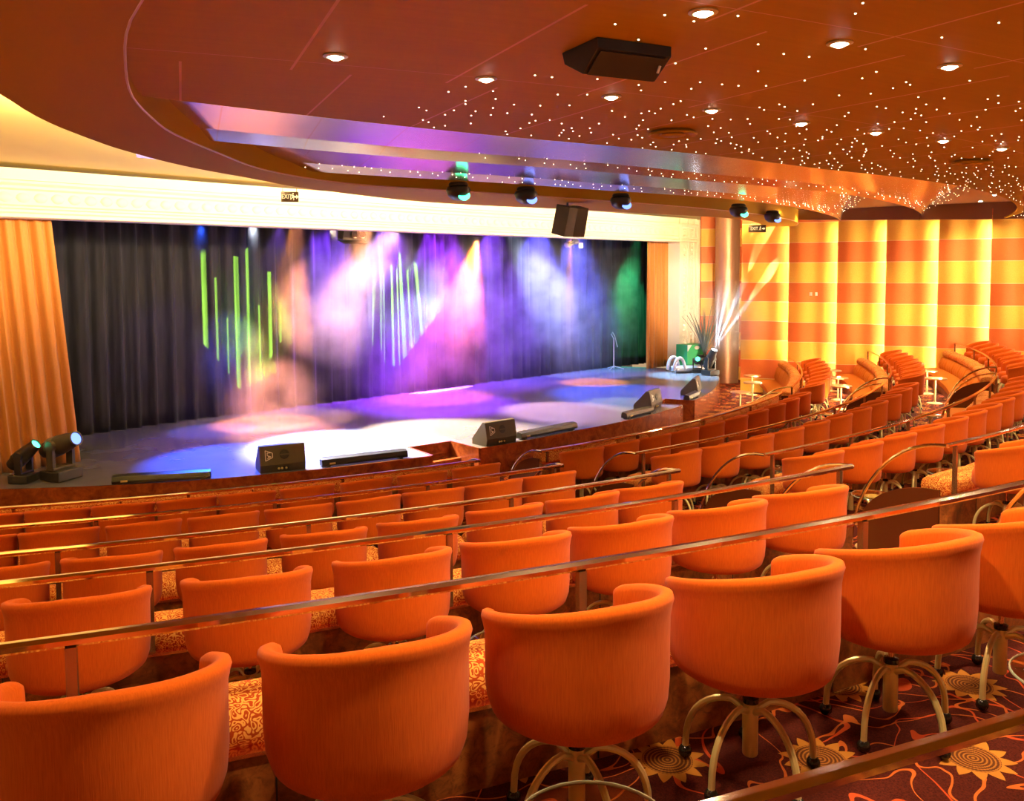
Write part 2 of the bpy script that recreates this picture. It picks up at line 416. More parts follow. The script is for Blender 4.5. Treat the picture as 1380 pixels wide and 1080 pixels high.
chair0 = make_chair(); first = [True]
def put_chair(R, ph, z, label, turn=0):
    o = chair0 if first[0] else copy_tree(chair0)
    first[0] = False
    o.location = PW(R, ph, z+.001); o.rotation_euler = (0, 0, rad(ph+turn))
    tag(o, label, 'chair', 'orange velour tub chairs')
ROWN = ['', 'front row by the stage', 'second row from the stage', 'third row from the stage', 'fourth row from the stage', 'row nearest the camera']
def row_left(k, phis):
    n = len(phis)
    for j, ph in enumerate(phis):
        m = n-1-j
        put_chair(RK(k)+.37, ph, ZT[k], 'orange tub swivel chair, %s from the aisle, %s, left block' % ('nearest to' if m == 0 else ORD[m], ROWN[k]) if m else 'orange tub swivel chair right beside the aisle, %s, left block' % ROWN[k], random.uniform(-4, 4))
def row_mid(k, phis):
    for j, ph in enumerate(phis):
        put_chair(RK(k)+.37, ph, ZT[k], 'orange tub swivel chair, %s from the aisle, %s, middle block' % (ORD[j], ROWN[k]) if j else 'orange tub swivel chair right beside the aisle, %s, middle block' % ROWN[k], random.uniform(-4, 4))
def row_right(k, phis):
    n = len(phis)
    for j, ph in enumerate(phis):
        m = n-1-j
        put_chair(RK(k)+.37, ph, ZT[k], 'orange tub chair, %s from the striped wall, %s, right block' % (ORD[m] if m else 'nearest', ROWN[k]), random.uniform(-4, 4))
near = [20.2, 21.75, 23.3, 24.9, 26.5, 28.05]
for j, ph in enumerate(near):
    put_chair(RK(5)+.37, ph, ZT[5], 'large orange tub swivel chair, %s, row nearest the camera' % ('leftmost of six', 'second from left', 'third from left', 'fourth from left, its legs in view', 'fifth from left, its legs in view', 'rightmost of six, cut by the edge')[j])
row_left(4, [19.5, 21.3, 23.05, 24.75, 26.4, 28.15, 29.9])
row_left(3, [17.6, 19.4, 21.2, 23.05, 24.9, 26.8, 28.7, 30.5])
row_left(2, [15.9, 17.7, 19.6, 21.5, 23.4, 25.3, 27.2, 29.1, 31.0])
row_left(1, [14.6, 16.6, 18.6, 20.6, 22.6, 24.7, 26.9, 29.15, 31.5])
row_mid(1, [36.9, 39.1, 41.3, 43.5, 45.8, 48.2, 50.7, 53.2, 55.7, 58.3])
row_mid(2, [36.4, 38.45, 40.5, 42.6, 44.7, 46.85, 49.05, 51.35, 53.8, 56.4, 58.7])
row_mid(3, [36.3, 37.9+.3, 40.1, 42.0, 43.9, 45.7, 47.5, 49.4, 51.4, 53.4, 55.4, 57.4])
row_mid(4, [36.3, 38.1, 39.9, 41.7])
row_right(1, [63.4, 65.7, 68.0, 70.3, 72.6, 74.9, 77.2, 79.5])
row_right(2, [63.3, 65.4, 67.5, 69.6, 71.7, 73.8, 75.9, 78.0])
row_right(3, [63.2, 65.1, 67.0, 68.9, 70.8, 72.7, 74.6, 76.3])

# ------------------------------------------------------------------ tables
def make_table(glass=True):
    t = thing('glass_table' if glass else 'side_table', '', 'table')
    if glass:
        MB().lathe([(.03, .540), (.207, .540), (.215, .546), (.207, .552), (.03, .552)], 36).build('glass_top', M['glass'], t)
        MB().lathe([(.2095, .541), (.214, .542), (.2165, .546), (.214, .550), (.2095, .551), (.2085, .546)], 36, caps=False).build('polished_rim', M['glassrim'], t)
    else:
        MB().lathe([(.03, .57), (.25, .57), (.26, .585), (.25, .60), (.03, .60)], 30).build('table_top', M['beige'], t)
    MB().lathe([(.022, .03), (.018, .10), (.018, .46), (.05, .515), (.09, .538)] if glass else [(.03, .02), (.022, .06), (.022, .57)], 14).build('stem', M['satin'], t)
    MB().lathe([(.17, .002), (.17, .010), (.06, .025), (.02, .045)], 24).build('base', M['satin'], t)
    return t
tg = make_table(True); tw = make_table(False); used = {0: False, 1: False}
def put_table(kind, R, ph, z, label):
    src = tw if kind else tg
    o = copy_tree(src) if used[kind] else src
    used[kind] = True
    o.location = PW(R, ph, z+.001); tag(o, label, 'table', 'round tables by the banquettes')
put_table(0, RK(5)+1.13, 22.6, ZT[5], 'round glass table at the bottom edge under the third nearest chair')
put_table(0, RK(5)+1.13, 26.55, ZT[5], 'round glass table at the lower right corner below nearest rightmost chair')
put_table(0, RK(4)+1.13, 23.9, ZT[4], 'round glass table behind the third chair of the nearest row')
put_table(0, RK(4)+1.13, 28.4, ZT[4], 'round glass table behind the fifth chair of the nearest row')
put_table(0, RK(3)+1.13, 36.2, ZT[3], 'round glass table shining greenish yellow beside the aisle arch rail')
put_table(0, RK(3)+1.13, 39.9, ZT[3], 'round glass table behind brass rail post right of the greenish one')
put_table(0, RK(2)+1.13, 40.0, ZT[2], 'round glass table among chair legs, second row, middle block')
put_table(0, RK(2)+1.13, 54.5, ZT[2], 'round glass table before third banquette, near second aisle')
put_table(0, RK(1)+1.13, 57.5, ZT[1], 'round glass table before second banquette, near second aisle')
for ph, R, z, lb in [(82.9, 18.05, 0, 'small round wooden table nearest the mirrored pillar, lowest banquette'), (77.6, 17.9, 0, 'small round wooden table in front of the lowest curved banquette'), (71.0, 17.6, 0, 'small round wooden table on open carpet right of the stage corner'),
                     (79.0, 20.1, ZT[1], 'small round wooden table nearest the wall, second curved banquette'), (74.2, 20.05, ZT[1], 'small round wooden table mid second curved banquette'), (69.5, 20.05, ZT[1], 'small round wooden table nearest the aisle, second curved banquette'),
                     (77.0, 22.1, ZT[2], 'small round wooden table nearest the wall, third curved banquette'), (72.6, 22.1, ZT[2], 'small round wooden table mid third curved banquette'), (68.4, 22.1, ZT[2], 'small round wooden table nearest the aisle, third curved banquette')]:
    put_table(1, R, ph, z, lb)

# ------------------------------------------------------------------ stage
EDGE = [(-8, 14.6), (5, 15.1), (10.5, 15.5), (20, 15.78), (35, 15.95), (49, 16.05), (55, 16.3), (63.2, 16.55), (67, 16.65), (80, 17.0), (86, 17.1), (90, 16.9)]
def redge(ph):
    for (a, ra), (b, rb) in zip(EDGE, EDGE[1:]):
        if a <= ph <= b: return ra+(rb-ra)*(ph-a)/(b-a)
    return EDGE[-1][1]
NOTCH = [(35.4, 39.1, 15.05), (63.2, 66.2, 15.9)]
edge = []
for ph in frange(-6, 90, 1):
    if any(a < ph < b for a, b, r in NOTCH): continue
    edge.append((redge(ph), ph))
for a, b, r in NOTCH: edge += [(redge(a), a), (r, a+.001), (r, b-.001), (redge(b), b)]
edge.sort(key=lambda q: q[1])
back = [PW(13, 97), SP(21.5, -3.2), SP(-6, -3.5)]
pts = [PW(R, ph) for R, ph in edge]+back
struct(MB().slab(pts, .02, ZS).build('floor_stage', M['stage'], smooth=False))
fas = MB()
for (r0, a0), (r1, a1) in zip(edge, edge[1:]):
    p, q = PW(r0, a0), PW(r1, a1); d = (q-p)
    if d.length < 1e-4: continue
    nrm = Vector((d.y, -d.x, 0)).normalized()*.03
    fas.slab([p, q, q+nrm, p+nrm], 0.0, ZS+.012)
struct(fas.build('trim_stage_front', M['redburl'], smooth=False))
struct(MB().arc([(15.06, .02), (15.06, .26), (15.42, .26), (15.42, .02)], frange(35.5, 39.0, .5)).build('floor_stage_step', M['redburl'], smooth=False))

# proscenium
PRZ = 4.70
prof = [(.28, PRZ), (.62, PRZ), (.66, PRZ+.02), (.66, PRZ+.07), (.60, PRZ+.10), (.60, PRZ+.14), (.63, PRZ+.16), (.63, PRZ+.19), (.57, PRZ+.22), (.57, PRZ+.45), (.62, PRZ+.48), (.62, PRZ+.52), (.68, PRZ+.56), (.68, PRZ+.60), (.60, PRZ+.62), (.62, PRZ+.80), (.28, PRZ+.80)]
mb = MB().grid([[SP(u, v-.35, z) for v, z in prof] for u in (-6, 20.3)], True, True)
for u in frange(-3, 18.9, .27):                       # raised shell ornament along the frieze
    c = SP(u, .215, PRZ+.335)
    m = Matrix.Translation(c) @ Matrix.Rotation(math.atan2(EU.y, EU.x), 4, 'Z') @ Matrix.Diagonal((.115, .035, .085, 1))
    mb.lathe([(.05, -1), (.6, -.8), (1, -.1), (.85, .45), (.5, .85), (.05, 1)], 10, m=m)
struct(mb.build('wall_proscenium', M['cornice']))
pil = MB()
def vprof(u0, u1, v0, v1, z0, z1): 
    pil.add([SP(u, v, z) for u in (u0, u1) for v in (v0, v1) for z in (z0, z1)], [(0, 1, 3, 2), (4, 6, 7, 5), (0, 4, 5, 1), (2, 3, 7, 6), (0, 2, 6, 4), (1, 5, 7, 3)])
vprof(19.15, 20.55, -.6, .22, ZS+.001, PRZ+.001)
for u0, u1, v in ((19.15, 19.25, .30), (19.30, 19.36, .27), (19.72, 19.80, .28), (19.86, 19.92, .26), (20.15, 20.22, .28), (20.42, 20.55, .32)): vprof(u0, u1, .2, v, ZS+.001, PRZ+.78)
vprof(19.15, 20.55, .18, .21, PRZ, PRZ+.78)
for z in frange(ZS+.1, PRZ+.7, .16):
    for u in (19.56, 20.03):
        c = SP(u, .225, z); pil.sphere(c, .05, 8, 5, (1, 1, 1))
struct(pil.build('wall_proscenium_pilaster', M['cornice']))

# curtains
def curtain(name, pts, z0, z1, amp, wl, mat, label, lean=None, step=.03):
    """pts: plan polyline; the cloth is folded along it"""
    P = []; L = 0
    for i in range(len(pts)-1):
        a, b = pts[i], pts[i+1]; n = max(1, int((b-a).length/step))
        for j in range(n): P.append((a+(b-a)*j/n, L+(b-a).length*j/n, (b-a).normalized()))
        L += (b-a).length
    rnd = random.Random(name+str(len(pts))+str(L)); ph = [rnd.uniform(0, 6) for _ in range(8)]
    rows = []
    nz = 14
    for i in range(nz+1):
        f = i/nz; z = z0+(z1-z0)*f; row = []
        for p, s, d in P:
            nrm = Vector((d.y, -d.x, 0))
            q = s/wl*2*PI+1.6*sin(s*.9/wl+ph[0])+.9*sin(s*.37/wl+ph[1])+.35*sin(3*f+s*1.3+ph[2])*(1-f)
            o = amp*(sin(q)+.35*sin(2.1*q+ph[3]+.5*f)+.30*sin(.47*q+ph[4]))*(.75+.25*(1-f))
            off = Vector((0, 0, 0))
            if lean: off = lean(s/L, f)
            row.append(p+nrm*o+off+Vector((0, 0, z)))
        rows.append(row)
    mb = MB().grid(rows)
    o = mb.build(name, mat, angle=180)
    sol = o.modifiers.new('thick', 'SOLIDIFY'); sol.thickness = .008; sol.offset = 0
    return tag(o, label, 'curtain', 'stage curtains')
curtain('stage_curtain', [SP(-6.0, -.05), SP(0, -.05)], ZS+.002, PRZ+.35, .06, .21, M['curtain'], 'gold orange stage curtain gathered at the left of the stage', lean=lambda s, f: EU*(-.36*f*s))
curtain('stage_curtain', [SP(18.05, -.25), SP(19.2, -.22)], ZS+.002, PRZ+.3, .06, .22, M['curtain'], 'narrow gold stage curtain beside the right ivory pilaster')
curtain('backdrop_curtain', [SP(-3, -2.45), SP(1.44, -2.47), SP(3.46, -2.55), SP(6.39, -2.28), SP(10.83, -2.0), SP(16.4, -1.6), SP(20.3, -1.15)], ZS+.002, 5.5, .075, .42, M['backdrop'], 'dark violet pleated backdrop curtain across the back of the stage', step=.035)

# ------------------------------------------------------------------ ceilings
struct(MB().slab([PW(6, a) for a in frange(-20, 110, 5)]+[PW(34, a) for a in frange(110, -20, 5)], 5.58, 5.75).build('ceiling_apron', M['cream'], smooth=False))
def lerp_tab(tab, x):
    if x <= tab[0][0]: return tab[0][1]
    for (a, ra), (b, rb) in zip(tab, tab[1:]):
        if a <= x <= b: return ra+(rb-ra)*(x-a)/(b-a)
    return tab[-1][1]
def rin(i, ph):
    R = [18.2, 20.2, 22.2, 24.25, 26.25, 28.25, 31.5, 34.0][i]
    return R+2.0*max(0, min(1, (ph-42)/36))+.85*max(0, min(1.2, (31-ph)/11))**2 if i < 4 else R+(2.0*max(0, min(1, (ph-42)/36)) if i < 7 else 0)
def zceil(i, f): return 5.15+(0 if i > 1 else (f/.4*.25 if f < .4 else .25+(f-.4)*.08))
up = Vector((0, 0, 1)); cel = MB(); nband = 0; PHS = frange(19.3, 78, .9)
for i in range(7):
    rows = []; top = []
    for ph in PHS:
        a = rin(i, ph); b = rin(i+1, ph)+ (0 if i > 1 else .12)
        n = 5; A = PW(a, ph); B = PW(b, ph); dz = 0
        if ph > 54:
            f = (ph-54)/24; dz = -.08*f
            B = PW(rin(i+1, 54)+(0 if i > 1 else .12), 54).lerp(PW(rin(i, 78)+.05, 78), f)
        rows.append([A+up*(zceil(i, 0)+.04+dz)]+[A.lerp(B, j/n)+up*(zceil(i, j/n)*(1)+dz) for j in range(n+1)]+[B+up*(zceil(i, 1)+.04+dz)])
    cel.grid(rows, True, True)
    if i == 1: nband = len(cel.f)
ceil_o = struct(cel.build('ceiling', M['ceil'], smooth=False)); ceil_o.data.materials.append(M['band'])
for p in ceil_o.data.polygons:
    if p.index < nband: p.material_index = 1
struct(MB().slab([PW(19.4, a) for a in frange(19.4, 84, 3)]+[PW(34, a) for a in frange(84, 19.4, 3)], 5.50, 5.54).build('ceiling_soffit', M['soffit'], smooth=False))
OUT = [(25.9, 17.45), (24.4, 17.7), (23.3, 17.9), (22.4, 18.05), (21.5, 18.5), (20.45, 19.35), (19.2, 21.1), (18.0, 23.9), (17.2, 26.0), (16.2, 30.5), (15.5, 35.6), (15.35, 41), (15.55, 46), (16.0, 53), (16.6, 60), (17.5, 68), (18.0, 76), (18.3, 84)]
HOLE = [(34, 24.0), (31, 22.4), (28, 21.2), (26.2, 20.5), (25.5, 20.2), (24.8, 20.05), (23.6, 19.95), (22.6, 20.2), (21.8, 20.6), (20.56, 21.8), (19.3, 23.4), (18.4, 25.8), (17.9, 28.4), (17.7, 32), (17.6, 38), (17.6, 45), (17.9, 55), (18.4, 65), (19.0, 76), (19.2, 82)]
def smooth_tab(tab, n=4):
    out = []
    for i in range(len(tab)-1):
        p0, p1, p2, p3 = [Vector(tab[max(0, min(len(tab)-1, i+d))]) for d in (-1, 0, 1, 2)]
        for j in range(n):
            t = j/n
            out.append(tuple(.5*((2*p1)+(-p0+p2)*t+(2*p0-5*p1+4*p2-p3)*t*t+(-p0+3*p1-3*p2+p3)*t**3)))
    return out+[tab[-1]]
ho = [PW(*q) for q in smooth_tab(HOLE)]; ou = [PW(*q) for q in smooth_tab([(34, 15.5), (31, 16.3), (28, 17.0)]+OUT)]
# the wing soffit as a strip between the two smooth outlines
def resample(P, n):
    L = [0]
    for a, b in zip(P, P[1:]): L.append(L[-1]+(b-a).length)
    out = []; j = 0
    for i in range(n):
        s = L[-1]*i/(n-1)
        while j < len(L)-2 and L[j+1] < s: j += 1
        f = (s-L[j])/max(1e-9, L[j+1]-L[j]); out.append(P[j]+(P[j+1]-P[j])*f)
    return out
h2 = resample(ho, 120); o2 = resample(ou, 120); ZW = 5.05
up = Vector((0, 0, 1))
wing = MB().grid([[a+up*(ZW+.36), a+up*ZW, a+(b-a)*.5+up*(ZW-.0), b+up*ZW, b+up*(ZW+.07), b+(a-b)*.06+up*(ZW+.07), a+(b-a)*.03+up*(ZW+.36)] for a, b in zip(h2, o2)], True, True)
wing_o = struct(wing.build('ceiling_wing', M['wing'], angle=30))
MB().tube([a+up*(ZW+.004) for a in h2], .009, 6).build('lit_edge_line', M['edge'], wing_o)  # thin tube added round the opening, its pale colour draws the lit edge

# star points in the ceiling: the hundred largest one by one, the rest as one part
def ceil_z(R, ph):
    for i in range(6, -1, -1):
        a = rin(i, ph)
        if R >= a:
            b = rin(i+1, ph)+(0 if i > 1 else .12)
            if ph > 54:
                f = (ph-54)/24; b = rin(i+1, 54)*(1-f)+(rin(i, 78)+.02)*f
            b = max(b, a+.02)
            if R > b-.03 or R < a+.03: return None
            return zceil(i, (R-a)/(b-a))-(.08*(ph-54)/24 if ph > 54 else 0)
    return None
stars = []; tries = 0; rs = random.Random(11)
while len(stars) < 2100 and tries < 60000:
    tries += 1
    ph = rs.uniform(22, 77); R = rs.uniform(18.3, 28.0)
    if tries % 4 == 0: ph = rs.uniform(24, 66); R = rin(rs.choice((0, 0, 1)), ph)+rs.uniform(.03, .8)
    lo = lerp_tab([(18, 24.5), (20.2, 24.5), (20.3, 30), (22.1, 30), (22.2, 24.6), (24.4, 25.0), (24.5, 26), (26.3, 25.5), (28, 26)], R)
    if ph < lo: continue
    if R > 26.0 and ph < 50 and rs.random() < .6: continue
    if R > 24.5 and ph < 45 and rs.random() < .35: continue
    z = ceil_z(R, ph)
    if z is None: continue
    p = PW(R, ph, z)
    if any((p.x-q.x)**2+(p.y-q.y)**2 < .115**2 for q in stars): continue
    stars.append(p)
cam = Vector((0, 0, EYE)); stars.sort(key=lambda p: (p-cam).length)
def star_mb(mb, p): return mb.lathe([(.0058, .004), (.0058, -.003), (.003, -.005)], 6, p)
s0 = star_mb(MB(), Vector((0, 0, 0))).build('star_light', M['star'], ceil_o, smooth=False); s0.location = stars[0]
for p in stars[1:100]:
    c = s0.copy(); COL.objects.link(c); c.parent = ceil_o; c.location = p
rest = MB()
for p in stars[100:]: star_mb(rest, p)
tag(rest.build('star_lights', M['star'], ceil_o, smooth=False), kind='stuff')

# downlights
def make_down(r=.05):
    t = thing('ceiling_downlight', '', 'downlight')
    MB().lathe([(r*1.0, .004), (r*1.5, .002), (r*1.55, -.006), (r*1.05, -.012), (r*.98, .0)], 20, caps=False).build('trim_ring', M['satin'], t)
    MB().lathe([(.001, .006), (r, .006), (r, .0), (r*.8, -.016), (r*.4, -.026), (.001, -.028)], 16).build('lens', M['lamp'], t)
    return t
d0 = make_down(); dfirst = [True]
def spot(name, loc, target, energy, color, size=60, blend=.5, radius=.05):
    l = bpy.data.lights.new(name, 'SPOT'); l.energy = energy; l.color = color; l.spot_size = rad(size); l.spot_blend = blend; l.shadow_soft_size = radius
    o = bpy.data.objects.new(name, l); COL.objects.link(o); o.location = loc
    o.rotation_euler = (Vector(target)-Vector(loc)).to_track_quat('-Z', 'Y').to_euler(); return o
WARM = (1, .74, .44)
def down(R, ph, z, label, energy=170, size=125):
    o = d0 if dfirst[0] else copy_tree(d0); dfirst[0] = False
    p = PW(R, ph, z-.002); o.location = p; tag(o, label, 'downlight', 'round recessed downlights')
    spot('downlight_beam', p-Vector((0, 0, .045)), p-Vector((0, 0, 3)), energy, WARM, size, .6, .06)
DL1 = [(24.79, 22.8), (24.56, 25.35), (24.40, 28.0), (24.32, 30.55), (24.26, 33.35), (24.31, 35.9), (24.42, 38.5), (24.55, 41.2)]
DL2 = [(26.45, 26.2), (26.32, 28.65), (26.27, 31.1)]
for j, (R, ph) in enumerate(DL1): down(R, ph, ceil_z(R, ph) or 5.15, 'small bright round downlight, %s from left in the long ceiling row' % ORD[j])
for j, (R, ph) in enumerate(DL2): down(R, ph, 5.15, 'small bright round downlight, %s from left in the upper ceiling row' % ORD[j])
for ph in frange(44.2, 70, 2.9):
    down(24.4+2.0*max(0, (ph-42)/36)*.9, ph, 5.15, 'round recessed downlight of the long ceiling row, beyond the right edge', 120)
for ph in frange(33.6, 62, 3.2):
    down(26.4+max(0, (ph-42)/18), ph, 5.15, 'round recessed downlight of the upper ceiling row, beyond the right edge')
for R, ph in ((18.9, 68), (19.3, 75), (20.9, 66), (21.3, 73), (22.9, 64), (23.3, 70), (23.4, 75), (18.6, 60), (20.6, 58)):
    down(R, ph, ceil_z(R, ph) or 5.498, 'small bright downlight tucked in the star ceiling towards the striped wall', 260)
for ph in [22.5, 25.5, 28.5, 31.5, 35, 39, 43]:
    down(28.3, ph, 5.15, 'round recessed downlight above and behind the viewer', 290)
for (x, y, lb) in [(-4.35, 8.75, 'small downlight in the yellow stage ceiling, leftmost'), (-4.75, 10.95, 'small downlight in the yellow stage ceiling, middle one'), (-4.35, 12.95, 'small downlight in the yellow stage ceiling, nearest the exit sign')]:
    o = copy_tree(d0); o.location = (x, y, 5.575); tag(o, lb, 'downlight', 'round recessed downlights')
    spot('downlight_beam', (x, y, 5.54), (x, y, 0), 90, WARM, 120, .6, .05)

# ------------------------------------------------------------------ striped side wall
PE = [(5.0, 28.70), (6.16, 27.87), (7.29, 27.06), (8.47, 26.22), (9.61, 25.41), (10.68, 24.65), (11.76, 23.88), (12.78, 23.15)]
for j in range(9): PE.append((PE[-1][0]+1.05, PE[-1][1]-.748))
base = W0
wb = MB(); a_ = W0+WT*15.5+WN*.16; b_ = W0+WT*36+WN*.16
wb.add([a_+WN*d+up*z for d in (0, .1) for z in (0, 5.6)]+[b_+WN*d+up*z for d in (0, .1) for z in (0, 5.6)], [(0, 1, 3, 2), (4, 6, 7, 5), (0, 4, 5, 1), (2, 3, 7, 6), (0, 2, 6, 4), (1, 5, 7, 3)])
struct(wb.build('wall_right', M['bands'], smooth=False))
for j in range(2, len(PE)-1):
    p = Vector((*PE[j], 0)); q = Vector((*PE[j+1], 0)); L = (q-p).length
    pm = MB(); front = []; backp = []
    for i in range(25):
        f = i/24
        off = .40*(1-f)**1.25+.05*sin(f*2*PI*1.5+.4)*sin(PI*f)+.02
        b = p+(q-p)*f
        front.append(b-WN*off); backp.append(b-WN*(off-.035))
    pm.grid([front_i for front_i in [[x+up*0.0 for x in front], [x+up*5.34 for x in front], [x+up*5.34 for x in backp], [x for x in backp], [x for x in front]]])
    w = struct(pm.build('wall_right_panel', M['bands'], angle=60))
    # vertical tube lamp tucked behind the leading edge of this panel
    c = p+WT*.07-WN*.24
    MB().lathe([(.018, .1), (.018, 5.0)], 8, c).build('light_tube', M['tube'], w)
struct(MB().slab([(6.47, 29.78), (6.47, 29.95), (8.9, 29.75), (8.9, 29.6)], 0, 5.6).build('wall_recess', M['bands'], smooth=False))
hb = MB()
ends = [(7.3, 27.05, 5.29), (10, 25.13, 5.17), (12.8, 23.14, 5.06), (22, 16.6, 4.95)]
hb.grid([[Vector((x, y, z))-WN*.02, Vector((x, y, z))-WN*.42, Vector((x, y, 5.5))-WN*.42, Vector((x, y, 5.5))-WN*.02] for x, y, z in ends], True, True)
struct(hb.build('trim_wall_head', M['soffit'], smooth=False))
# exit handle plate and hidden door in the wall
dp = Vector((8.47, 26.22, 0))+WT*.62-WN*.30
t = thing('fire_alarm_plate', 'small white call plates on the orange band of the striped wall', 'wall plate', dp+up*3.05)
for dx, w in ((0, .07), (.16, .06)):
    MB().box(WT*dx, (w, .03, .10), math.atan2(WT.y, WT.x)).build('plate', M['white'], t, bevel=.004)

# mirrored pillar
pc = Vector((7.20, 29.12, 0))
struct(MB().lathe([(.40, 0), (.40, 1.7), (.392, 1.705), (.392, 1.72), (.40, 1.725), (.40, 3.4), (.392, 3.405), (.392, 3.42), (.40, 3.425), (.40, 5.52)], 40, pc).build('pillar', M['bronze']))

# ------------------------------------------------------------------ stage gear
def frame(p, rz): return Matrix.Translation(p) @ Matrix.Rotation(rz, 4, 'Z')
def text_mesh(body, size, name, mat, parent, m, extrude=.002):
    cu = bpy.data.curves.new(name, 'FONT'); cu.body = body; cu.size = size; cu.align_x = 'CENTER'; cu.align_y = 'CENTER'; cu.extrude = extrude; cu.resolution_u = 3
    tmp = bpy.data.objects.new('tmp', cu); COL.objects.link(tmp)
    dg = bpy.context.evaluated_depsgraph_get(); dg.update()
    me = bpy.data.meshes.new_from_object(tmp.evaluated_get(dg)); bpy.data.objects.remove(tmp)
    me.name = name; me.transform(m); me.materials.clear(); me.materials.append(mat)
    o = bpy.data.objects.new(name, me); COL.objects.link(o); o.parent = parent; return o
RX90 = Matrix.Rotation(PI/2, 4, 'X')
def monitor(R, ph, label, w=.74, turn=0):
    # local +y faces the stage, -y the audience
    t = thing('stage_monitor', label, 'speaker', PW(R, ph, ZS+.001), rad(ph+turn), 'black wedge monitors along the stage edge')
    body = [(-.20, 0), (-.235, .13), (-.17, .44), (-.10, .45), (.22, .11), (.22, 0)]
    MB().prism(body, -w/2, w/2).build('cabinet', M['cab'], t, smooth=False, bevel=.008)
    MB().prism([(-.085, .425), (.205, .118), (.213, .128), (-.077, .436)], -w/2+.03, w/2-.03).build('grille', M['grille'], t, smooth=False)
    # round handle recess with a bar on the back
    sl = math.atan2(.065, .31)
    m = Matrix.Translation((.03, -.203, .285)) @ Matrix.Rotation(-sl, 4, 'X') @ RX90
    MB().lathe([(.001, .006), (.072, .006), (.078, .0)], 24, m=m).build('handle_cup', M['grille'], t)
    MB().box((.03, -.212, .285), (.15, .012, .022), 0, -sl).build('handle_bar', M['cab'], t, smooth=False)
    m = Matrix.Translation((0, -.228, .065)) @ Matrix.Rotation(.26, 4, 'X')
    pl = MB().box((0, -.222, .065), (.20, .012, .075), 0, .26).build('connector_plate', M['black'], t, smooth=False)
    for dx in (-.07, -.02, .05):
        MB().lathe([(.018, 0), (.018, .016), (.010, .018)], 12, m=m @ Matrix.Translation((dx, -.002, 0)) @ RX90).build('socket', M['satin'], pl)
    lm = Matrix.Translation((-.225, -.2085, .285)) @ Matrix.Rotation(-sl, 4, 'X') @ RX90 @ Matrix.Rotation(-PI/2, 4, 'Z')
    bd = MB()
    tri = [(-.085, -.055), (.085, -.055), (.035, .06), (-.035, .06)]
    for i in range(4):
        a = Vector((*tri[i], 0)); b = Vector((*tri[(i+1) % 4], 0)); d = (b-a).normalized(); nn = Vector((-d.y, d.x, 0))*.005
        bd.add(at(lm, [a-nn, b-nn, b+nn, a+nn]), [(0, 1, 2, 3)])
    bd.build('logo_border', M['white'], t, smooth=False)
    text_mesh('LA', .095, 'logo_letters', M['white'], t, lm)
    return t
monitor(15.52, 26.0, 'black wedge stage monitor at the left front stage edge, white pool behind')
monitor(15.72, 41.1, 'black wedge stage monitor at centre edge right of the sunken steps')
monitor(15.95, 60.6, 'black wedge stage monitor at the right front corner of the stage')
monitor(16.35, 70.3, 'black wedge stage monitor farthest right beside the moving lights')
def batten(R0, a, b, label, z=ZS):
    p, q = PW(R0, a, z), PW(R0+(redge(b)-redge(a)), b, z); c = (p+q)/2; d = q-p
    t = thing('light_batten', label, 'light', c+up*.001, math.atan2(d.y, d.x), 'black light battens along the stage edge')
    L = d.length
    MB().prism([(-.07, .02), (-.08, .06), (-.06, .13), (.05, .15), (.08, .10), (.08, .02)], -L/2, L/2).build('housing', M['black'], t, smooth=False, bevel=.006)
    for sx in (-1, 1):
        MB().box((sx*(L/2-.12), 0, .011), (.06, .15, .022)).build('foot', M['black'], t, smooth=False)
    MB().box((-L/2+.18, -.083, .06), (.10, .006, .03)).build('label_plate', M['satin'], t, smooth=False)
    MB().prism([(.052, .148), (.078, .104), (.082, .107), (.056, .152)], -L/2+.04, L/2-.04).build('lens_strip', M['grille'], t, smooth=False)
batten(15.62, 16.6, 21.9, 'black light batten at the left stage edge on the blue pool')
batten(15.72, 28.3, 33.9, 'black light batten between left monitor and the sunken steps')
batten(15.85, 43.0, 48.9, 'black light batten right of the centre wedge monitor')
batten(16.12, 54.6, 58.7, 'black light batten left of the corner wedge monitor')
batten(16.48, 65.8, 69.0, 'short black light batten at the far right stage corner')

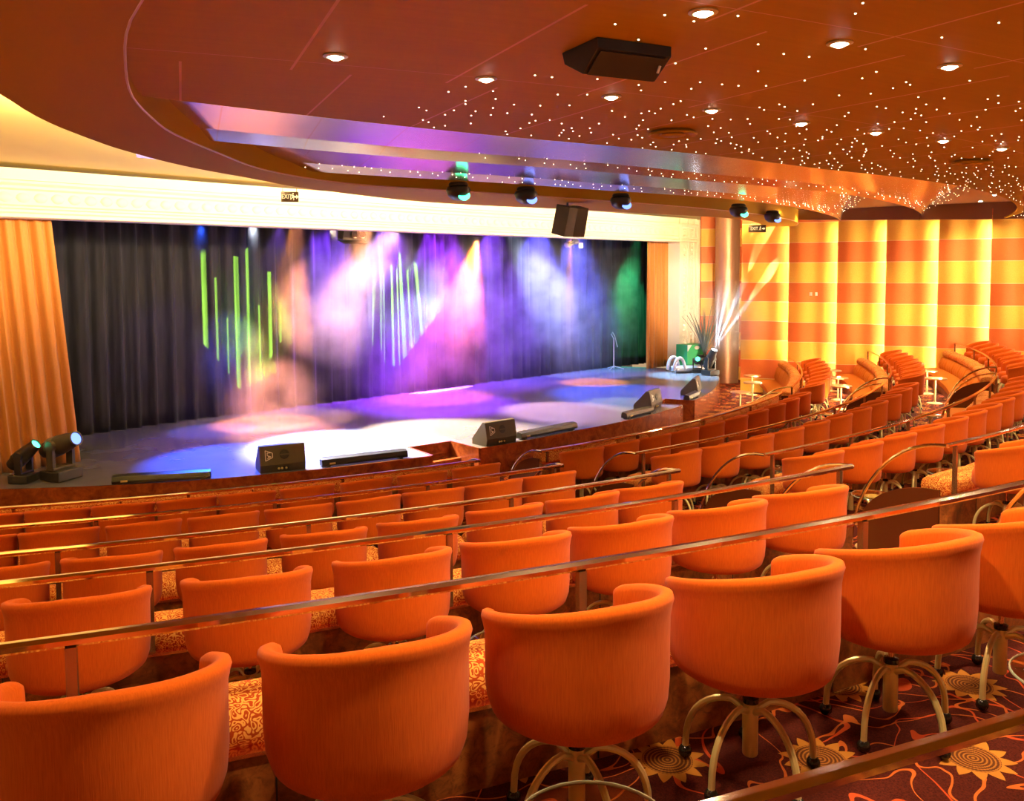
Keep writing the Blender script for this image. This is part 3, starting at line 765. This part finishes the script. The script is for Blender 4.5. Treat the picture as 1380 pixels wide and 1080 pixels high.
def moving_head(p, rz, tilt, label, lens, sc=1.0, body='cab'):
    t = thing('moving_head_light', label, 'light', p, rz, 'moving head stage lights')
    MB().box((0, 0, .09*sc), (.44*sc, .40*sc, .16*sc)).build('base', M['black'], t, smooth=False, bevel=.02*sc)
    MB().box((0, 0, .19*sc), (.40*sc, .16*sc, .05*sc)).build('yoke_bridge', M[body], t, smooth=False, bevel=.015*sc)
    for sx in (-1, 1):
        y = MB().box((sx*.175*sc, 0, .38*sc), (.05*sc, .13*sc, .36*sc))
        m = Matrix.Translation((sx*.175*sc, 0, .53*sc)) @ Matrix.Rotation(PI/2, 4, 'Y')
        y.lathe([(.02*sc, -.032*sc), (.085*sc, -.028*sc), (.085*sc, .028*sc), (.02*sc, .032*sc)], 16, m=m)
        y.build('yoke_arm', M[body], t, bevel=0)
    m = Matrix.Translation((0, 0, .53*sc)) @ Matrix.Rotation(tilt, 4, 'X') @ Matrix.Rotation(-PI/2, 4, 'X')
    h = MB().lathe([(.06*sc, -.36*sc), (.12*sc, -.33*sc), (.145*sc, -.20*sc), (.15*sc, .0), (.135*sc, .16*sc), (.11*sc, .30*sc), (.115*sc, .36*sc), (.095*sc, .365*sc), (.09*sc, .34*sc)], 20, m=m)
    for i in range(5):
        h.lathe([(.147*sc, -.19*sc+.035*sc*i), (.158*sc, -.185*sc+.035*sc*i), (.158*sc, -.175*sc+.035*sc*i), (.147*sc, -.17*sc+.035*sc*i)], 20, m=m, caps=False)
    hd = h.build('head', M[body], t)
    MB().lathe([(.001, .350*sc), (.09*sc, .345*sc), (.092*sc, .338*sc)], 16, m=m).build('lens', M[lens], hd)
    return t
moving_head(PW(15.0, 13.4, ZS+.001), rad(-112), rad(20), 'large dark moving head light aimed right, blue lens, left stage corner', 'e_blue', 1.05)
moving_head(PW(15.05, 11.4, ZS+.001), rad(-95), rad(40), 'low dark moving head light with green lens at far left', 'e_green', .8, 'black')
MH_R = Vector((6.12, 26.75, ZS+.001))
moving_head(MH_R, rad(215.6), rad(62), 'dark moving head throwing white beams beside the mirrored pillar', 'e_white', .95, 'black')
GH = Vector((5.86, 27.4, ZS+.001))
moving_head(GH, rad(170), rad(15), 'dark moving head with green lens in front of green case', 'e_green', .75, 'black')
# green flight case
gp = Vector((5.83, 28.25, ZS+.001))
t = thing('flight_case', 'bright green case with white corners and label by the ivory pilaster', 'case', gp, rad(35))
MB().box((0, 0, .42), (.86, .5, .84)).build('body', M['green'], t, smooth=False, bevel=.01)
for sx in (-1, 1):
    MB().prism([(.845, -.44), (.845, -.20), (.60, -.44)] if False else [(-.26, .60), (-.26, .845), (-.257, .845)], -.001, .001).build if False else None
    MB().add([(sx*.435, -.255, .845), (sx*.24, -.255, .845), (sx*.435, -.255, .64), (sx*.435, -.27, .845), (sx*.24, -.27, .845), (sx*.435, -.27, .64)], [(0, 1, 2), (3, 5, 4), (0, 3, 4, 1), (1, 4, 5, 2), (2, 5, 3, 0)]).build('corner_plate', M['white'], t, smooth=False)
MB().box((.17, -.258, .22), (.36, .012, .24)).build('label_panel', M['white'], t, smooth=False)
MB().lathe([(.001, .0), (.11, .0), (.11, .012), (.001, .012)], 18, m=Matrix.Translation((0, -.252, .74)) @ RX90 @ Matrix.Diagonal((1, .55, 1, 1))).build('badge', M['white'], t)
# silver twin tubes with two grey hoops
tp = Vector((5.50, 27.62, ZS+.001))
t = thing('twin_smoke_tubes', 'silver twin tube blower with two grey hoops by the gold curtain', 'stage machine', tp, rad(20))
for j, y in enumerate((-.13, .13)):
    m = Matrix.Translation((.12, y, .105)) @ Matrix.Rotation(PI/2, 4, 'Y')
    MB().lathe([(.085, -.55), (.10, -.5), (.10, .42), (.108, .44), (.108, .50), (.085, .50), (.08, .38), (.001, .36)], 20, m=m).build('tube', M['silver'], t)
    pts = [Vector((-.30+.20*cos(u), y*1.5, .08+.40*sin(u))) for u in [PI*i/12 for i in range(13)]]
    MB().tube(pts, .055, 10).build('hoop', M['signdark' if False else 'silver'], t)
# spiky plant behind the lights
pp = Vector((6.22, 28.0, ZS+.001))
t = thing('potted_palm', 'dark spiky potted plant behind the moving lights', 'plant', pp)
MB().lathe([(.15, .005), (.20, .35), (.21, .50), (.18, .50), (.17, .42), (.01, .42)], 20).build('pot', M['black'], t)
lf = MB(); rl = random.Random(3)
for i in range(26):
    a = rl.uniform(0, 2*PI); le = rl.uniform(1.0, 1.75); ln = rl.uniform(.12, .55)
    d = Vector((cos(a), sin(a), 0)); sd = Vector((-sin(a), cos(a), 0)); rows = []
    for j in range(8):
        f = j/7; c = d*(ln*f*(1+.6*f))*le*.6+up*(.42+le*f*(1-.28*f*ln)); w = .045*(1-f)**.7*min(1, .35+3*f)+.002
        rows.append([c-sd*w, c+up*.004-d*.012, c+sd*w])
    lf.grid(rows)
lf.build('leaves', M['leaf'], t)
# microphone stand
mp = SP(17.3, -1.05, ZS+.001)
t = thing('microphone_stand', 'thin chrome boom microphone stand near the right backdrop', 'stand', mp)
MB().tube([(0, 0, .02), (0, 0, 1.02)], .016).build('pole', M['silver'], t)
MB().tube([(0, 0, 1.0), (-.10, -.08, 1.16), (-.05, -.03, 1.22), (.03, .02, 1.10), (.13, .10, .72)], .014).build('boom', M['silver'], t)
for a in (0, 2.1, 4.2): MB().tube([(0, 0, .10), (.33*cos(a), .33*sin(a), .012)], .012).build('leg', M['silver'], t)
# sunken floor panel lying by the backdrop
t = tag(MB().slab([SP(9.1, -1.85), SP(9.4, -1.55), SP(10.6, -1.45), SP(11.3, -1.62), SP(11.2, -1.75)], ZS+.001, ZS+.02).build('cloth_scrap', M['white'], smooth=False), 'pale flat cloth lying on the floor at the backdrop foot', 'cloth')

# ------------------------------------------------------------------ things hung from the ceiling
def hang_dome(R, ph, z, lens, label, rz=0):
    p = PW(R, ph, z)
    t = thing('hanging_stage_light', label, 'light', p, rz, 'domed lights under the star ceiling edge')
    MB().lathe([(.13, .0), (.15, -.03), (.15, -.05), (.12, -.06)], 20).build('base', M['black'], t)
    h = MB(); h.lathe([(.03, -.05), (.17, -.07), (.19, -.12), (.16, -.21), (.09, -.265), (.01, -.28)], 20)
    h.build('head', M['black'], t)
    m = Matrix.Translation((.09, -.11, -.19)) @ Matrix.Rotation(rad(55), 4, 'X') @ Matrix.Rotation(rad(20), 4, 'Y')
    MB().lathe([(.001, -.045), (.085, -.04), (.095, .0)], 16, m=m).build('lens', M[lens], t)
for R, ph, ln, lb in [(17.95, 33.4, 'e_green', 'domed stage light with green glint, leftmost under the star ceiling edge'), (17.9, 37.6, 'e_blue', 'domed stage light just left of the hanging black speakers'), (18.0, 44.5, 'e_blue', 'blue domed stage light right of the hanging black speakers'), (18.45, 56.5, 'e_green', 'domed stage light with green glint, second from right under the ceiling edge'), (18.55, 64.5, 'e_blue', 'domed stage light rightmost, just above the right exit sign')]:
    hang_dome(R, ph, 5.15, ln, lb)
    MB_ = None
# pair of slim black speakers
hp = PW(16.95, 43.9, 5.048)
t = thing('hanging_speaker', 'tilted pair of slim black speakers hanging above the stage front', 'speaker', hp, rad(44))
MB().tube([(0, .05, .0), (0, .05, -.14)], .02).build('bracket', M['black'], t)
for sx in (-1, 1):
    b = MB().box((sx*.15, -.02, -.34), (.28, .30, .54), sx*-.12, rad(14)).build('cabinet', M['cab'], t, smooth=False, bevel=.012)
    MB().box((sx*.15, .135, -.30), (.24, .012, .48), sx*-.12, rad(14)).build('grille', M['grille'], b, smooth=False)
# recessed black ceiling speaker
cp = PW(25.62, 26.25, 5.149)
t = thing('ceiling_speaker', 'large black speaker box hanging angled from the star ceiling', 'speaker', cp, rad(26.3)); t.scale = (.76, .76, .76)
MB().prism([(-.24, 0), (.30, 0), (.26, -.10), (-.02, -.23), (-.24, -.08)], -.34, .34).build('cabinet', M['grille'], t, smooth=False, bevel=.006)
MB().prism([(-.232, -.092), (-.035, -.228), (-.042, -.238), (-.239, -.102)], -.31, .31).build('grille', M['grille'], t, smooth=False)
MB().box((.27, -.17, -.17), (.02, .01, .06), 0, .6).build('badge', M['white'], t, smooth=False)
# round air vents
def vent(R, ph, label, z=None):
    z = ceil_z(R, ph) or 5.15
    t = thing('ceiling_vent', label, 'vent', PW(R, ph, z-.001), 0, 'round ceiling air vents')
    MB().lathe([(.03, -.004), (.20, -.004), (.235, -.03), (.225, -.045), (.19, -.035), (.15, -.02), (.03, -.018)], 32).build('outer_ring', M['wing'], t)
    MB().lathe([(.001, -.052), (.11, -.050), (.125, -.038), (.10, -.022), (.001, -.02)], 24).build('centre_disc', M['wing'], t)
vent(19.7, 26.7, 'round air vent in the star ceiling near the left exit sign')
vent(23.3, 31.7, 'round air vent in the brown ceiling below the black speaker')
vent(19.6, 40.5, 'round air vent in the lowest ceiling ring right of hanging speakers')
vent(23.9, 43.4, 'round air vent at the far right of the star ceiling')
# exit signs
def exit_sign(p, rz, label, w=.27, hh=.15, drop=.17):
    t = thing('exit_sign', label, 'sign', p, rz, 'exit signs')
    MB().box((0, 0, -drop-hh/2), (w, .03, hh)).build('board', M['signdark'], t, smooth=False)
    for sx in (-1, 1): MB().tube([(sx*w*.4, 0, 0), (sx*w*.4, 0, -drop)], .005).build('hanger', M['signdark'], t)
    zc = -drop-hh/2
    text_mesh('EXIT', hh*.62, 'letters', M['e_sign'], t, Matrix.Translation((-w*.17, -.018, zc)) @ RX90 @ Matrix.Diagonal((.78, 1, 1, 1)))
    ar = MB(); c = w*.37
    ar.prism([(zc-hh*.13, 0)], 0, 0) if False else None
    ar.add([(c-.045, -.018, zc-.012), (c, -.018, zc-.012), (c, -.018, zc-.035), (c+.035, -.018, zc), (c, -.018, zc+.035), (c, -.018, zc+.012), (c-.045, -.018, zc+.012)], [(0, 1, 2, 3, 4, 5, 6)])
    ar.build('arrow', M['e_sign'], t, smooth=False)
    rm = MB(); rx = w*.17
    rm.lathe([(.001, 0), (.012, 0)], 10, m=Matrix.Translation((rx+.005, -.018, zc+.045)) @ RX90, caps=False)
    for a, b in (((0, .03), (-.008, -.008)), ((-.008, -.008), (.016, -.022)), ((.016, -.022), (.012, -.05)), ((-.008, -.008), (-.022, -.03)), ((-.022, -.03), (-.035, -.04)), ((0, .026), (.022, .01)), ((0, .026), (-.022, .012))):
        A = Vector((rx+a[0], -.018, zc+a[1])); B = Vector((rx+b[0], -.018, zc+b[1])); d = (B-A).normalized(); n2 = Vector((-d.z, 0, d.x))*.005
        rm.add([A-n2, B-n2, B+n2, A+n2], [(0, 1, 2, 3)])
    rm.build('running_figure', M['e_sign'], t, smooth=False)
exit_sign(PW(17.0, 25.8, 5.045), rad(14), 'brown hanging exit sign with arrow at left before the ivory cornice', .25, .15, .05)
exit_sign(PW(17.95, 75.7, 5.045), rad(-14), 'brown hanging exit sign with arrow at right before the striped wall', .46, .20, .05)
# two-lamp blinder and a spotlight inside the stage opening
bp = SP(6.6, -.9, 4.66)
t = thing('stage_blinder', 'black two lamp stage unit with amber glow hanging at upper left', 'light', bp, math.atan2(EU.y, EU.x))
MB().tube([(0, 0, .9), (0, 0, .12)], .02).build('drop_arm', M['black'], t)
MB().box((0, 0, 0), (.66, .22, .22), 0, .2).build('housing', M['cab'], t, smooth=False, bevel=.01)
for x in (-.02, .20):
    MB().lathe([(.085, .0), (.10, .015), (.10, .03), (.08, .03), (.07, .01), (.001, .005)], 20, m=Matrix.Translation((x, -.118, .0)) @ RX90).build('fan_ring', M['grille'], t)
MB().box((0, .0, -.17), (.70, .24, .015), 0, .35).build('barn_door', M['black'], t, smooth=False)
sp_ = SP(15.0, -1.0, 4.62)
t = thing('stage_spotlight', 'small silver white spotlight hanging high at right over the stage', 'light', sp_, math.atan2(EU.y, EU.x)+.3)
MB().tube([(0, 0, .9), (0, 0, .10)], .018).build('drop_arm', M['black'], t)
m = Matrix.Rotation(rad(80), 4, 'Y')
MB().lathe([(.05, -.42), (.09, -.40), (.10, -.12), (.075, -.10), (.075, .22), (.10, .25), (.11, .42), (.09, .42)], 18, m=m).build('barrel', M['silver'], t)
MB().tube([(-.05, .12, -.02), (-.05, .13, .12), (-.05, -.13, .12), (-.05, -.12, -.02)], .014).build('yoke', M['silver'], t)
for d in (-.2, .2): MB().box((.50, d*.6, -.06), (.18, .01, .16), d*2).build('barn_door', M['silver'], t, smooth=False)
# the lamp whose bulb shows under the cornice
lp = SP(11.0, -1.1, 4.80)
t = thing('stage_lamp', 'glowing amber stage lamp just under the cornice at centre', 'light', lp)
MB().tube([(0, 0, .7), (0, 0, .10)], .02).build('drop_arm', M['black'], t)
MB().lathe([(.05, .14), (.11, .12), (.13, -.08), (.14, -.10)], 18).build('can', M['black'], t)
MB().lathe([(.001, -.085), (.10, -.08), (.12, -.07)], 16).build('lens', M['e_orange'], t)

# ------------------------------------------------------------------ stage lights
def sl(u, v, z, tu, tv, tz, e, col, size=30, blend=.6, r=.06, name='stage_beam'):
    return spot(name, SP(u, v, z), SP(tu, tv, tz), e*STAGE, col, size, blend, r)
STAGE = 5.0
BLUE, CYAN, PURP, MAG = (.02, .10, 1), (.25, .65, 1), (.28, .03, 1), (.9, .12, .9)
ORG, YEL, GRN, WHT = (1, .30, .05), (1, .72, .22), (.05, 1, .30), (1, .95, 1)
# pools on the floor
sl(2.5, -.35, 4.80, 1.8, 1.9, .5, 2600, BLUE, 40)
sl(3.6, -.35, 4.80, 3.7, 2.3, .5, 4200, (.80, .86, 1), 44)
sl(5.6, -.35, 4.80, 5.9, 2.9, .5, 3600, (1, .76, .40), 42)
sl(4.6, -.4, 4.80, 3.9, .3, .5, 900, ORG, 34)
sl(4.4, -.5, 4.80, 3.2, .6, .5, 380, (.32, .12, 1), 66, .9)
sl(8.5, -.4, 4.80, 8.4, .0, .5, 1500, PURP, 58)
sl(9.6, -.35, 4.80, 9.6, 3.0, .5, 1500, (1, .55, .75), 34)
sl(11.5, -.35, 4.80, 11.5, 3.6, .5, 500, (.8, 1, .2), 24)
sl(14.2, -.4, 4.80, 14.2, .4, .5, 1100, ORG, 30)
sl(13.0, -.35, 4.80, 12.8, 2.4, .5, 1400, BLUE, 50)
sl(17.0, -.35, 4.80, 17.3, 1.7, .5, 1300, (.35, .7, 1), 32)
# washes on the backdrop
for u, e, c in ((6.6, 330, (.26, .06, 1)), (8.4, 560, (.32, .03, 1)), (10.2, 520, (.36, .03, 1)), (12.0, 460, (.24, .05, 1)), (13.8, 480, (.12, .10, 1)), (15.6, 400, (.10, .12, 1))):
    vb = -2.3+(u-6.6)*.07
    sl(u, vb+.50, 5.35, u+.2, vb+.05, 1.0, e*2.2, c, 66, .9)
sl(3.2, -.1, 4.78, 2.6, -2.4, .8, 60, (.14, .09, .9), 60)
sl(17.8, -.3, 5.3, 18.6, -1.2, 2.6, 700, (.03, .9, .22), 40)
# beams seen in the haze
sl(4.2, -1.0, 5.35, 3.4, -1.0, 2.0, 480, BLUE, 22, .4)
sl(5.2, -1.3, 5.35, 5.3, -1.5, 2.8, 110, GRN, 14, .4)
sl(5.9, -1.2, 5.35, 6.9, -1.2, 3.4, 90, (.2, .3, 1), 16, .4)
sl(7.1, -.7, 5.35, 5.9, -.95, 2.7, 950, (1, .34, .14), 38)
sl(8.3, -.9, 5.35, 6.2, -1.0, 2.6, 760, (1, .66, .78), 34)
sl(7.6, -1.1, 5.35, 9.4, -1.1, 3.2, 160, (.8, .4, 1), 28)
sl(11.0, -1.1, 4.66, 10.2, -1.0, 2.6, 2300, (1, .17, .02), 40, .5)
sl(11.9, -1.1, 5.35, 14.3, -1.1, 2.7, 1100, (.62, .72, 1), 34, .6)
sl(18.2, -.5, 5.3, 17.8, -1.0, 2.4, 230, (.05, 1, .45), 36)
sl(16.6, -.6, 5.3, 16.4, -1.0, 2.6, 150, (.1, .45, 1), 30)
sl(5.2, -.9, 5.3, 4.3, -.9, .8, 2600, (1, .30, .14), 30)
# green gobo projector on the pleats
def gobo(u, v, z, tu, tv, tz, energy, size, freq, seed, c0, k, lim=.2):
    o = sl(u, v, z, tu, tv, tz, energy, (.42, 1, .06), size, .15, .01, 'gobo_projector')
    l = o.data; l.use_nodes = True; t = l.node_tree
    em = next(n for n in t.nodes if n.type == 'EMISSION')
    N = t.nodes.new; lk = t.links.new
    def mth(op, a, b=None):
        n = N('ShaderNodeMath'); n.operation = op
        for i, q in enumerate((a, b)):
            if q is None: continue
            if isinstance(q, (int, float)): n.inputs[i].default_value = q
            else: lk(q, n.inputs[i])
        return n.outputs[0]
    tc = N('ShaderNodeTexCoord'); sx = N('ShaderNodeSeparateXYZ'); lk(tc.outputs['Normal'], sx.inputs[0])
    U = mth('DIVIDE', sx.outputs[0], sx.outputs[2]); V = mth('DIVIDE', sx.outputs[1], sx.outputs[2])
    f = mth('MULTIPLY', U, freq); cell = mth('FLOOR', f)
    wn = N('ShaderNodeTexWhiteNoise'); wn.noise_dimensions = '1D'; lk(mth('ADD', cell, seed), wn.inputs['W'])
    fr = mth('ABSOLUTE', mth('SUBTRACT', mth('FRACT', f), .5))
    wid = mth('MULTIPLY', wn.outputs[0], .16); st = mth('LESS_THAN', fr, mth('ADD', wid, .06))
    uu = mth('SUBTRACT', U, c0)
    topv = mth('SUBTRACT', .30, mth('MULTIPLY', mth('ABSOLUTE', uu), k))
    botv = mth('SUBTRACT', mth('MULTIPLY', wn.outputs[0], -.34), .05)
    Vm = mth('MULTIPLY', V, -1.0)
    inside = mth('MULTIPLY', mth('MULTIPLY', mth('LESS_THAN', V, topv), mth('GREATER_THAN', V, botv)), mth('LESS_THAN', mth('ABSOLUTE', uu), lim))
    lk(mth('MULTIPLY', st, inside), em.inputs['Strength'])
    return o
gobo(3.2, 2.5, 2.4, 4.6, -2.4, 2.5, 8500, 44, 20, 3.0, .0, 1.3)
gobo(8.3, 2.0, 4.4, 8.7, -2.2, 2.75, 9000, 42, 24, 9.0, -.04, .9)
spot('pilaster_fill', PW(18.2, 67.5, 4.95), SP(19.9, .2, 2.6), 2600, (1, .9, .74), 26, .7, .06)  # unseen lamp added to brighten the right pilaster
# white beams from the right moving head
MH_D = Vector((.27, -.38, .88)); MH_S = MH_R+MH_D*.42+up*.50
for dx, dz, e in ((.30, 1.6, 15000), (.62, 1.5, 15000), (.95, 1.35, 9000), (.08, 1.6, 8000)):
    spot('moving_head_beam', MH_S, MH_S+Vector((dx, -.05, dz)), e, (.7, .82, 1), 6, .3, .02)
spot('moving_head_beam', GH+up*.55, GH+Vector((1.2, -.2, 1.25)), 60, GRN, 14, .3, .03)
# warm cove lights lying on top of the wing, washing the stage ceiling and cornice
for i in range(22, 118, 4):
    a, b = o2[i], h2[i]; inw = (b-a).normalized(); left = (a-Vector((CX, CY, 0))).length > 17.5 and i < 70
    p = a+inw*.16+up*5.20
    l = bpy.data.lights.new('cove_light', 'AREA'); l.shape = 'RECTANGLE'; l.size = .9; l.size_y = .08; l.energy = 240 if left else 120; l.color = (1, .78, .38)
    o = bpy.data.objects.new('cove_light', l); COL.objects.link(o); o.location = p
    o.rotation_euler = (-inw*1.0+up*.62).to_track_quat('-Z', 'Y').to_euler()
# small lights under the banquette seats by the striped wall
for tr, phs in ((0, (66, 70, 74, 78, 82)), (1, (65, 69, 73, 77)), (2, (65, 68.5, 72, 75.5)), (3, (66, 70, 74))):
    for ph in phs:
        Rr = RK(tr+1)-.06-.70
        l = bpy.data.lights.new('seat_light', 'AREA'); l.shape = 'RECTANGLE'; l.size = 1.1; l.size_y = .04; l.energy = 42; l.color = (1, .80, .50)
        o = bpy.data.objects.new('seat_light', l); COL.objects.link(o); p = PW(Rr, ph, ZT[tr]+.22); o.location = p
        d = PW(Rr-.5, ph, ZT[tr])-p; o.rotation_euler = (d.to_track_quat('-Z', 'X')).to_euler()
# ------------------------------------------------------------------ stage haze
t_ = NT('stage_haze'); c_ = t_.coord()
def blob(c, r, sx=1.0):
    v = t_.n('ShaderNodeVectorMath', {0: c_, 1: tuple(c)}, operation='SUBTRACT').outputs[0]
    v2 = t_.n('ShaderNodeVectorMath', {0: v, 1: (1/r, 1/r, 1/(r*sx))}, operation='MULTIPLY').outputs[0]
    L = t_.n('ShaderNodeVectorMath', {0: v2}, operation='LENGTH').outputs['Value']
    return t_.math('MAXIMUM', t_.math('SUBTRACT', 1.0, L), 0.0)
d_ = None
for c, r, sx, a in [(SP(10.4, -1.0, 3.0), 1.5, 1.0, .75), (SP(10.9, -1.0, 4.3), .9, 1.0, .5), (SP(6.2, -1.0, 2.9), 1.6, .9, .9), (SP(14.3, -1.0, 3.2), 2.2, .9, .55), (SP(4.4, -.9, 1.0), 1.3, .8, .5), (SP(17.9, -.9, 2.7), 1.6, 1.0, .45), (SP(3.3, -.9, 2.1), .9, 1.1, .4), (SP(7.4, -1.0, 4.2), 1.2, .8, .5), (SP(8.2, -1.1, 1.7), 2.3, .75, .26), (SP(11.6, -1.1, 1.8), 2.4, .75, .28), (SP(15.0, -1.0, 1.9), 2.4, .75, .24)]:
    q = t_.math('MULTIPLY', blob(c, r, sx), a); d_ = q if d_ is None else t_.math('ADD', d_, q)
n_ = t_.noise(c_, 1.5, 3, .55)
n2_ = t_.math('MAXIMUM', t_.math('MULTIPLY_ADD', n_, 2.4, -.65), 0.08)
d_ = t_.math('ADD', t_.math('MULTIPLY', d_, n2_), .006)
vs_ = t_.n('ShaderNodeVolumePrincipled', {'Color': (1, 1, 1), 'Density': d_, 'Anisotropy': 0.15})
t_.t.links.new(vs_.outputs[0], t_.out.inputs['Volume'])
hz = MB(); pts = [SP(-.5, -2.2), SP(-.5, -.15), SP(18.0, -.45), SP(18.0, -1.3), SP(11, -1.8)]
hz.slab(pts, ZS+.03, 4.98)
h = tag(hz.build('stage_haze', t_.m, smooth=False), 'thin coloured haze drifting over the stage', 'haze', None, 'stuff')
t_ = NT('corner_haze'); c_ = t_.coord()
cc = MH_S+Vector((.45, -.03, .85))
vs_ = t_.n('ShaderNodeVolumePrincipled', {'Color': (1, 1, 1), 'Density': t_.math('MULTIPLY', blob(cc, 1.35), .30), 'Anisotropy': 0.2})
t_.t.links.new(vs_.outputs[0], t_.out.inputs['Volume'])
hz = MB(); hz.sphere(cc, 1.3, 24, 14)
tag(hz.build('corner_haze', t_.m), 'haze lit by white beams before the mirrored pillar', 'haze', None, 'stuff')

# ------------------------------------------------------------------ world, camera
w = bpy.data.worlds.new('World'); S.world = w; w.use_nodes = True
bg = w.node_tree.nodes['Background']; bg.inputs[0].default_value = (1, .66, .36, 1); bg.inputs[1].default_value = .5
cd = bpy.data.cameras.new('camera'); co = bpy.data.objects.new('camera', cd); COL.objects.link(co)
pt, rl_ = .0635, -.0057
f_ = Vector((0, cos(pt), -sin(pt))); u0 = Vector((0, sin(pt), cos(pt))); r0 = Vector((1, 0, 0))
r_ = r0*cos(rl_)+u0*sin(rl_); u_ = r0*(-sin(rl_))+u0*cos(rl_)
mw = Matrix((( r_.x, u_.x, -f_.x, 0), (r_.y, u_.y, -f_.y, 0), (r_.z, u_.z, -f_.z, EYE), (0, 0, 0, 1)))
co.matrix_world = mw; cd.sensor_width = 36; cd.lens = 36*1172.6/1380; cd.shift_y = (437.47-540)/1380; cd.clip_start = .05
S.camera = co
S.view_settings.view_transform = 'Standard'; S.view_settings.look = 'None'; S.view_settings.gamma = 1; S.view_settings.exposure = 0.10
S.cycles.use_denoising = True
S.cycles.max_bounces = 7; S.cycles.volume_bounces = 0; S.cycles.volume_step_rate = 3; S.cycles.volume_max_steps = 96
S.cycles.sample_clamp_indirect = 6
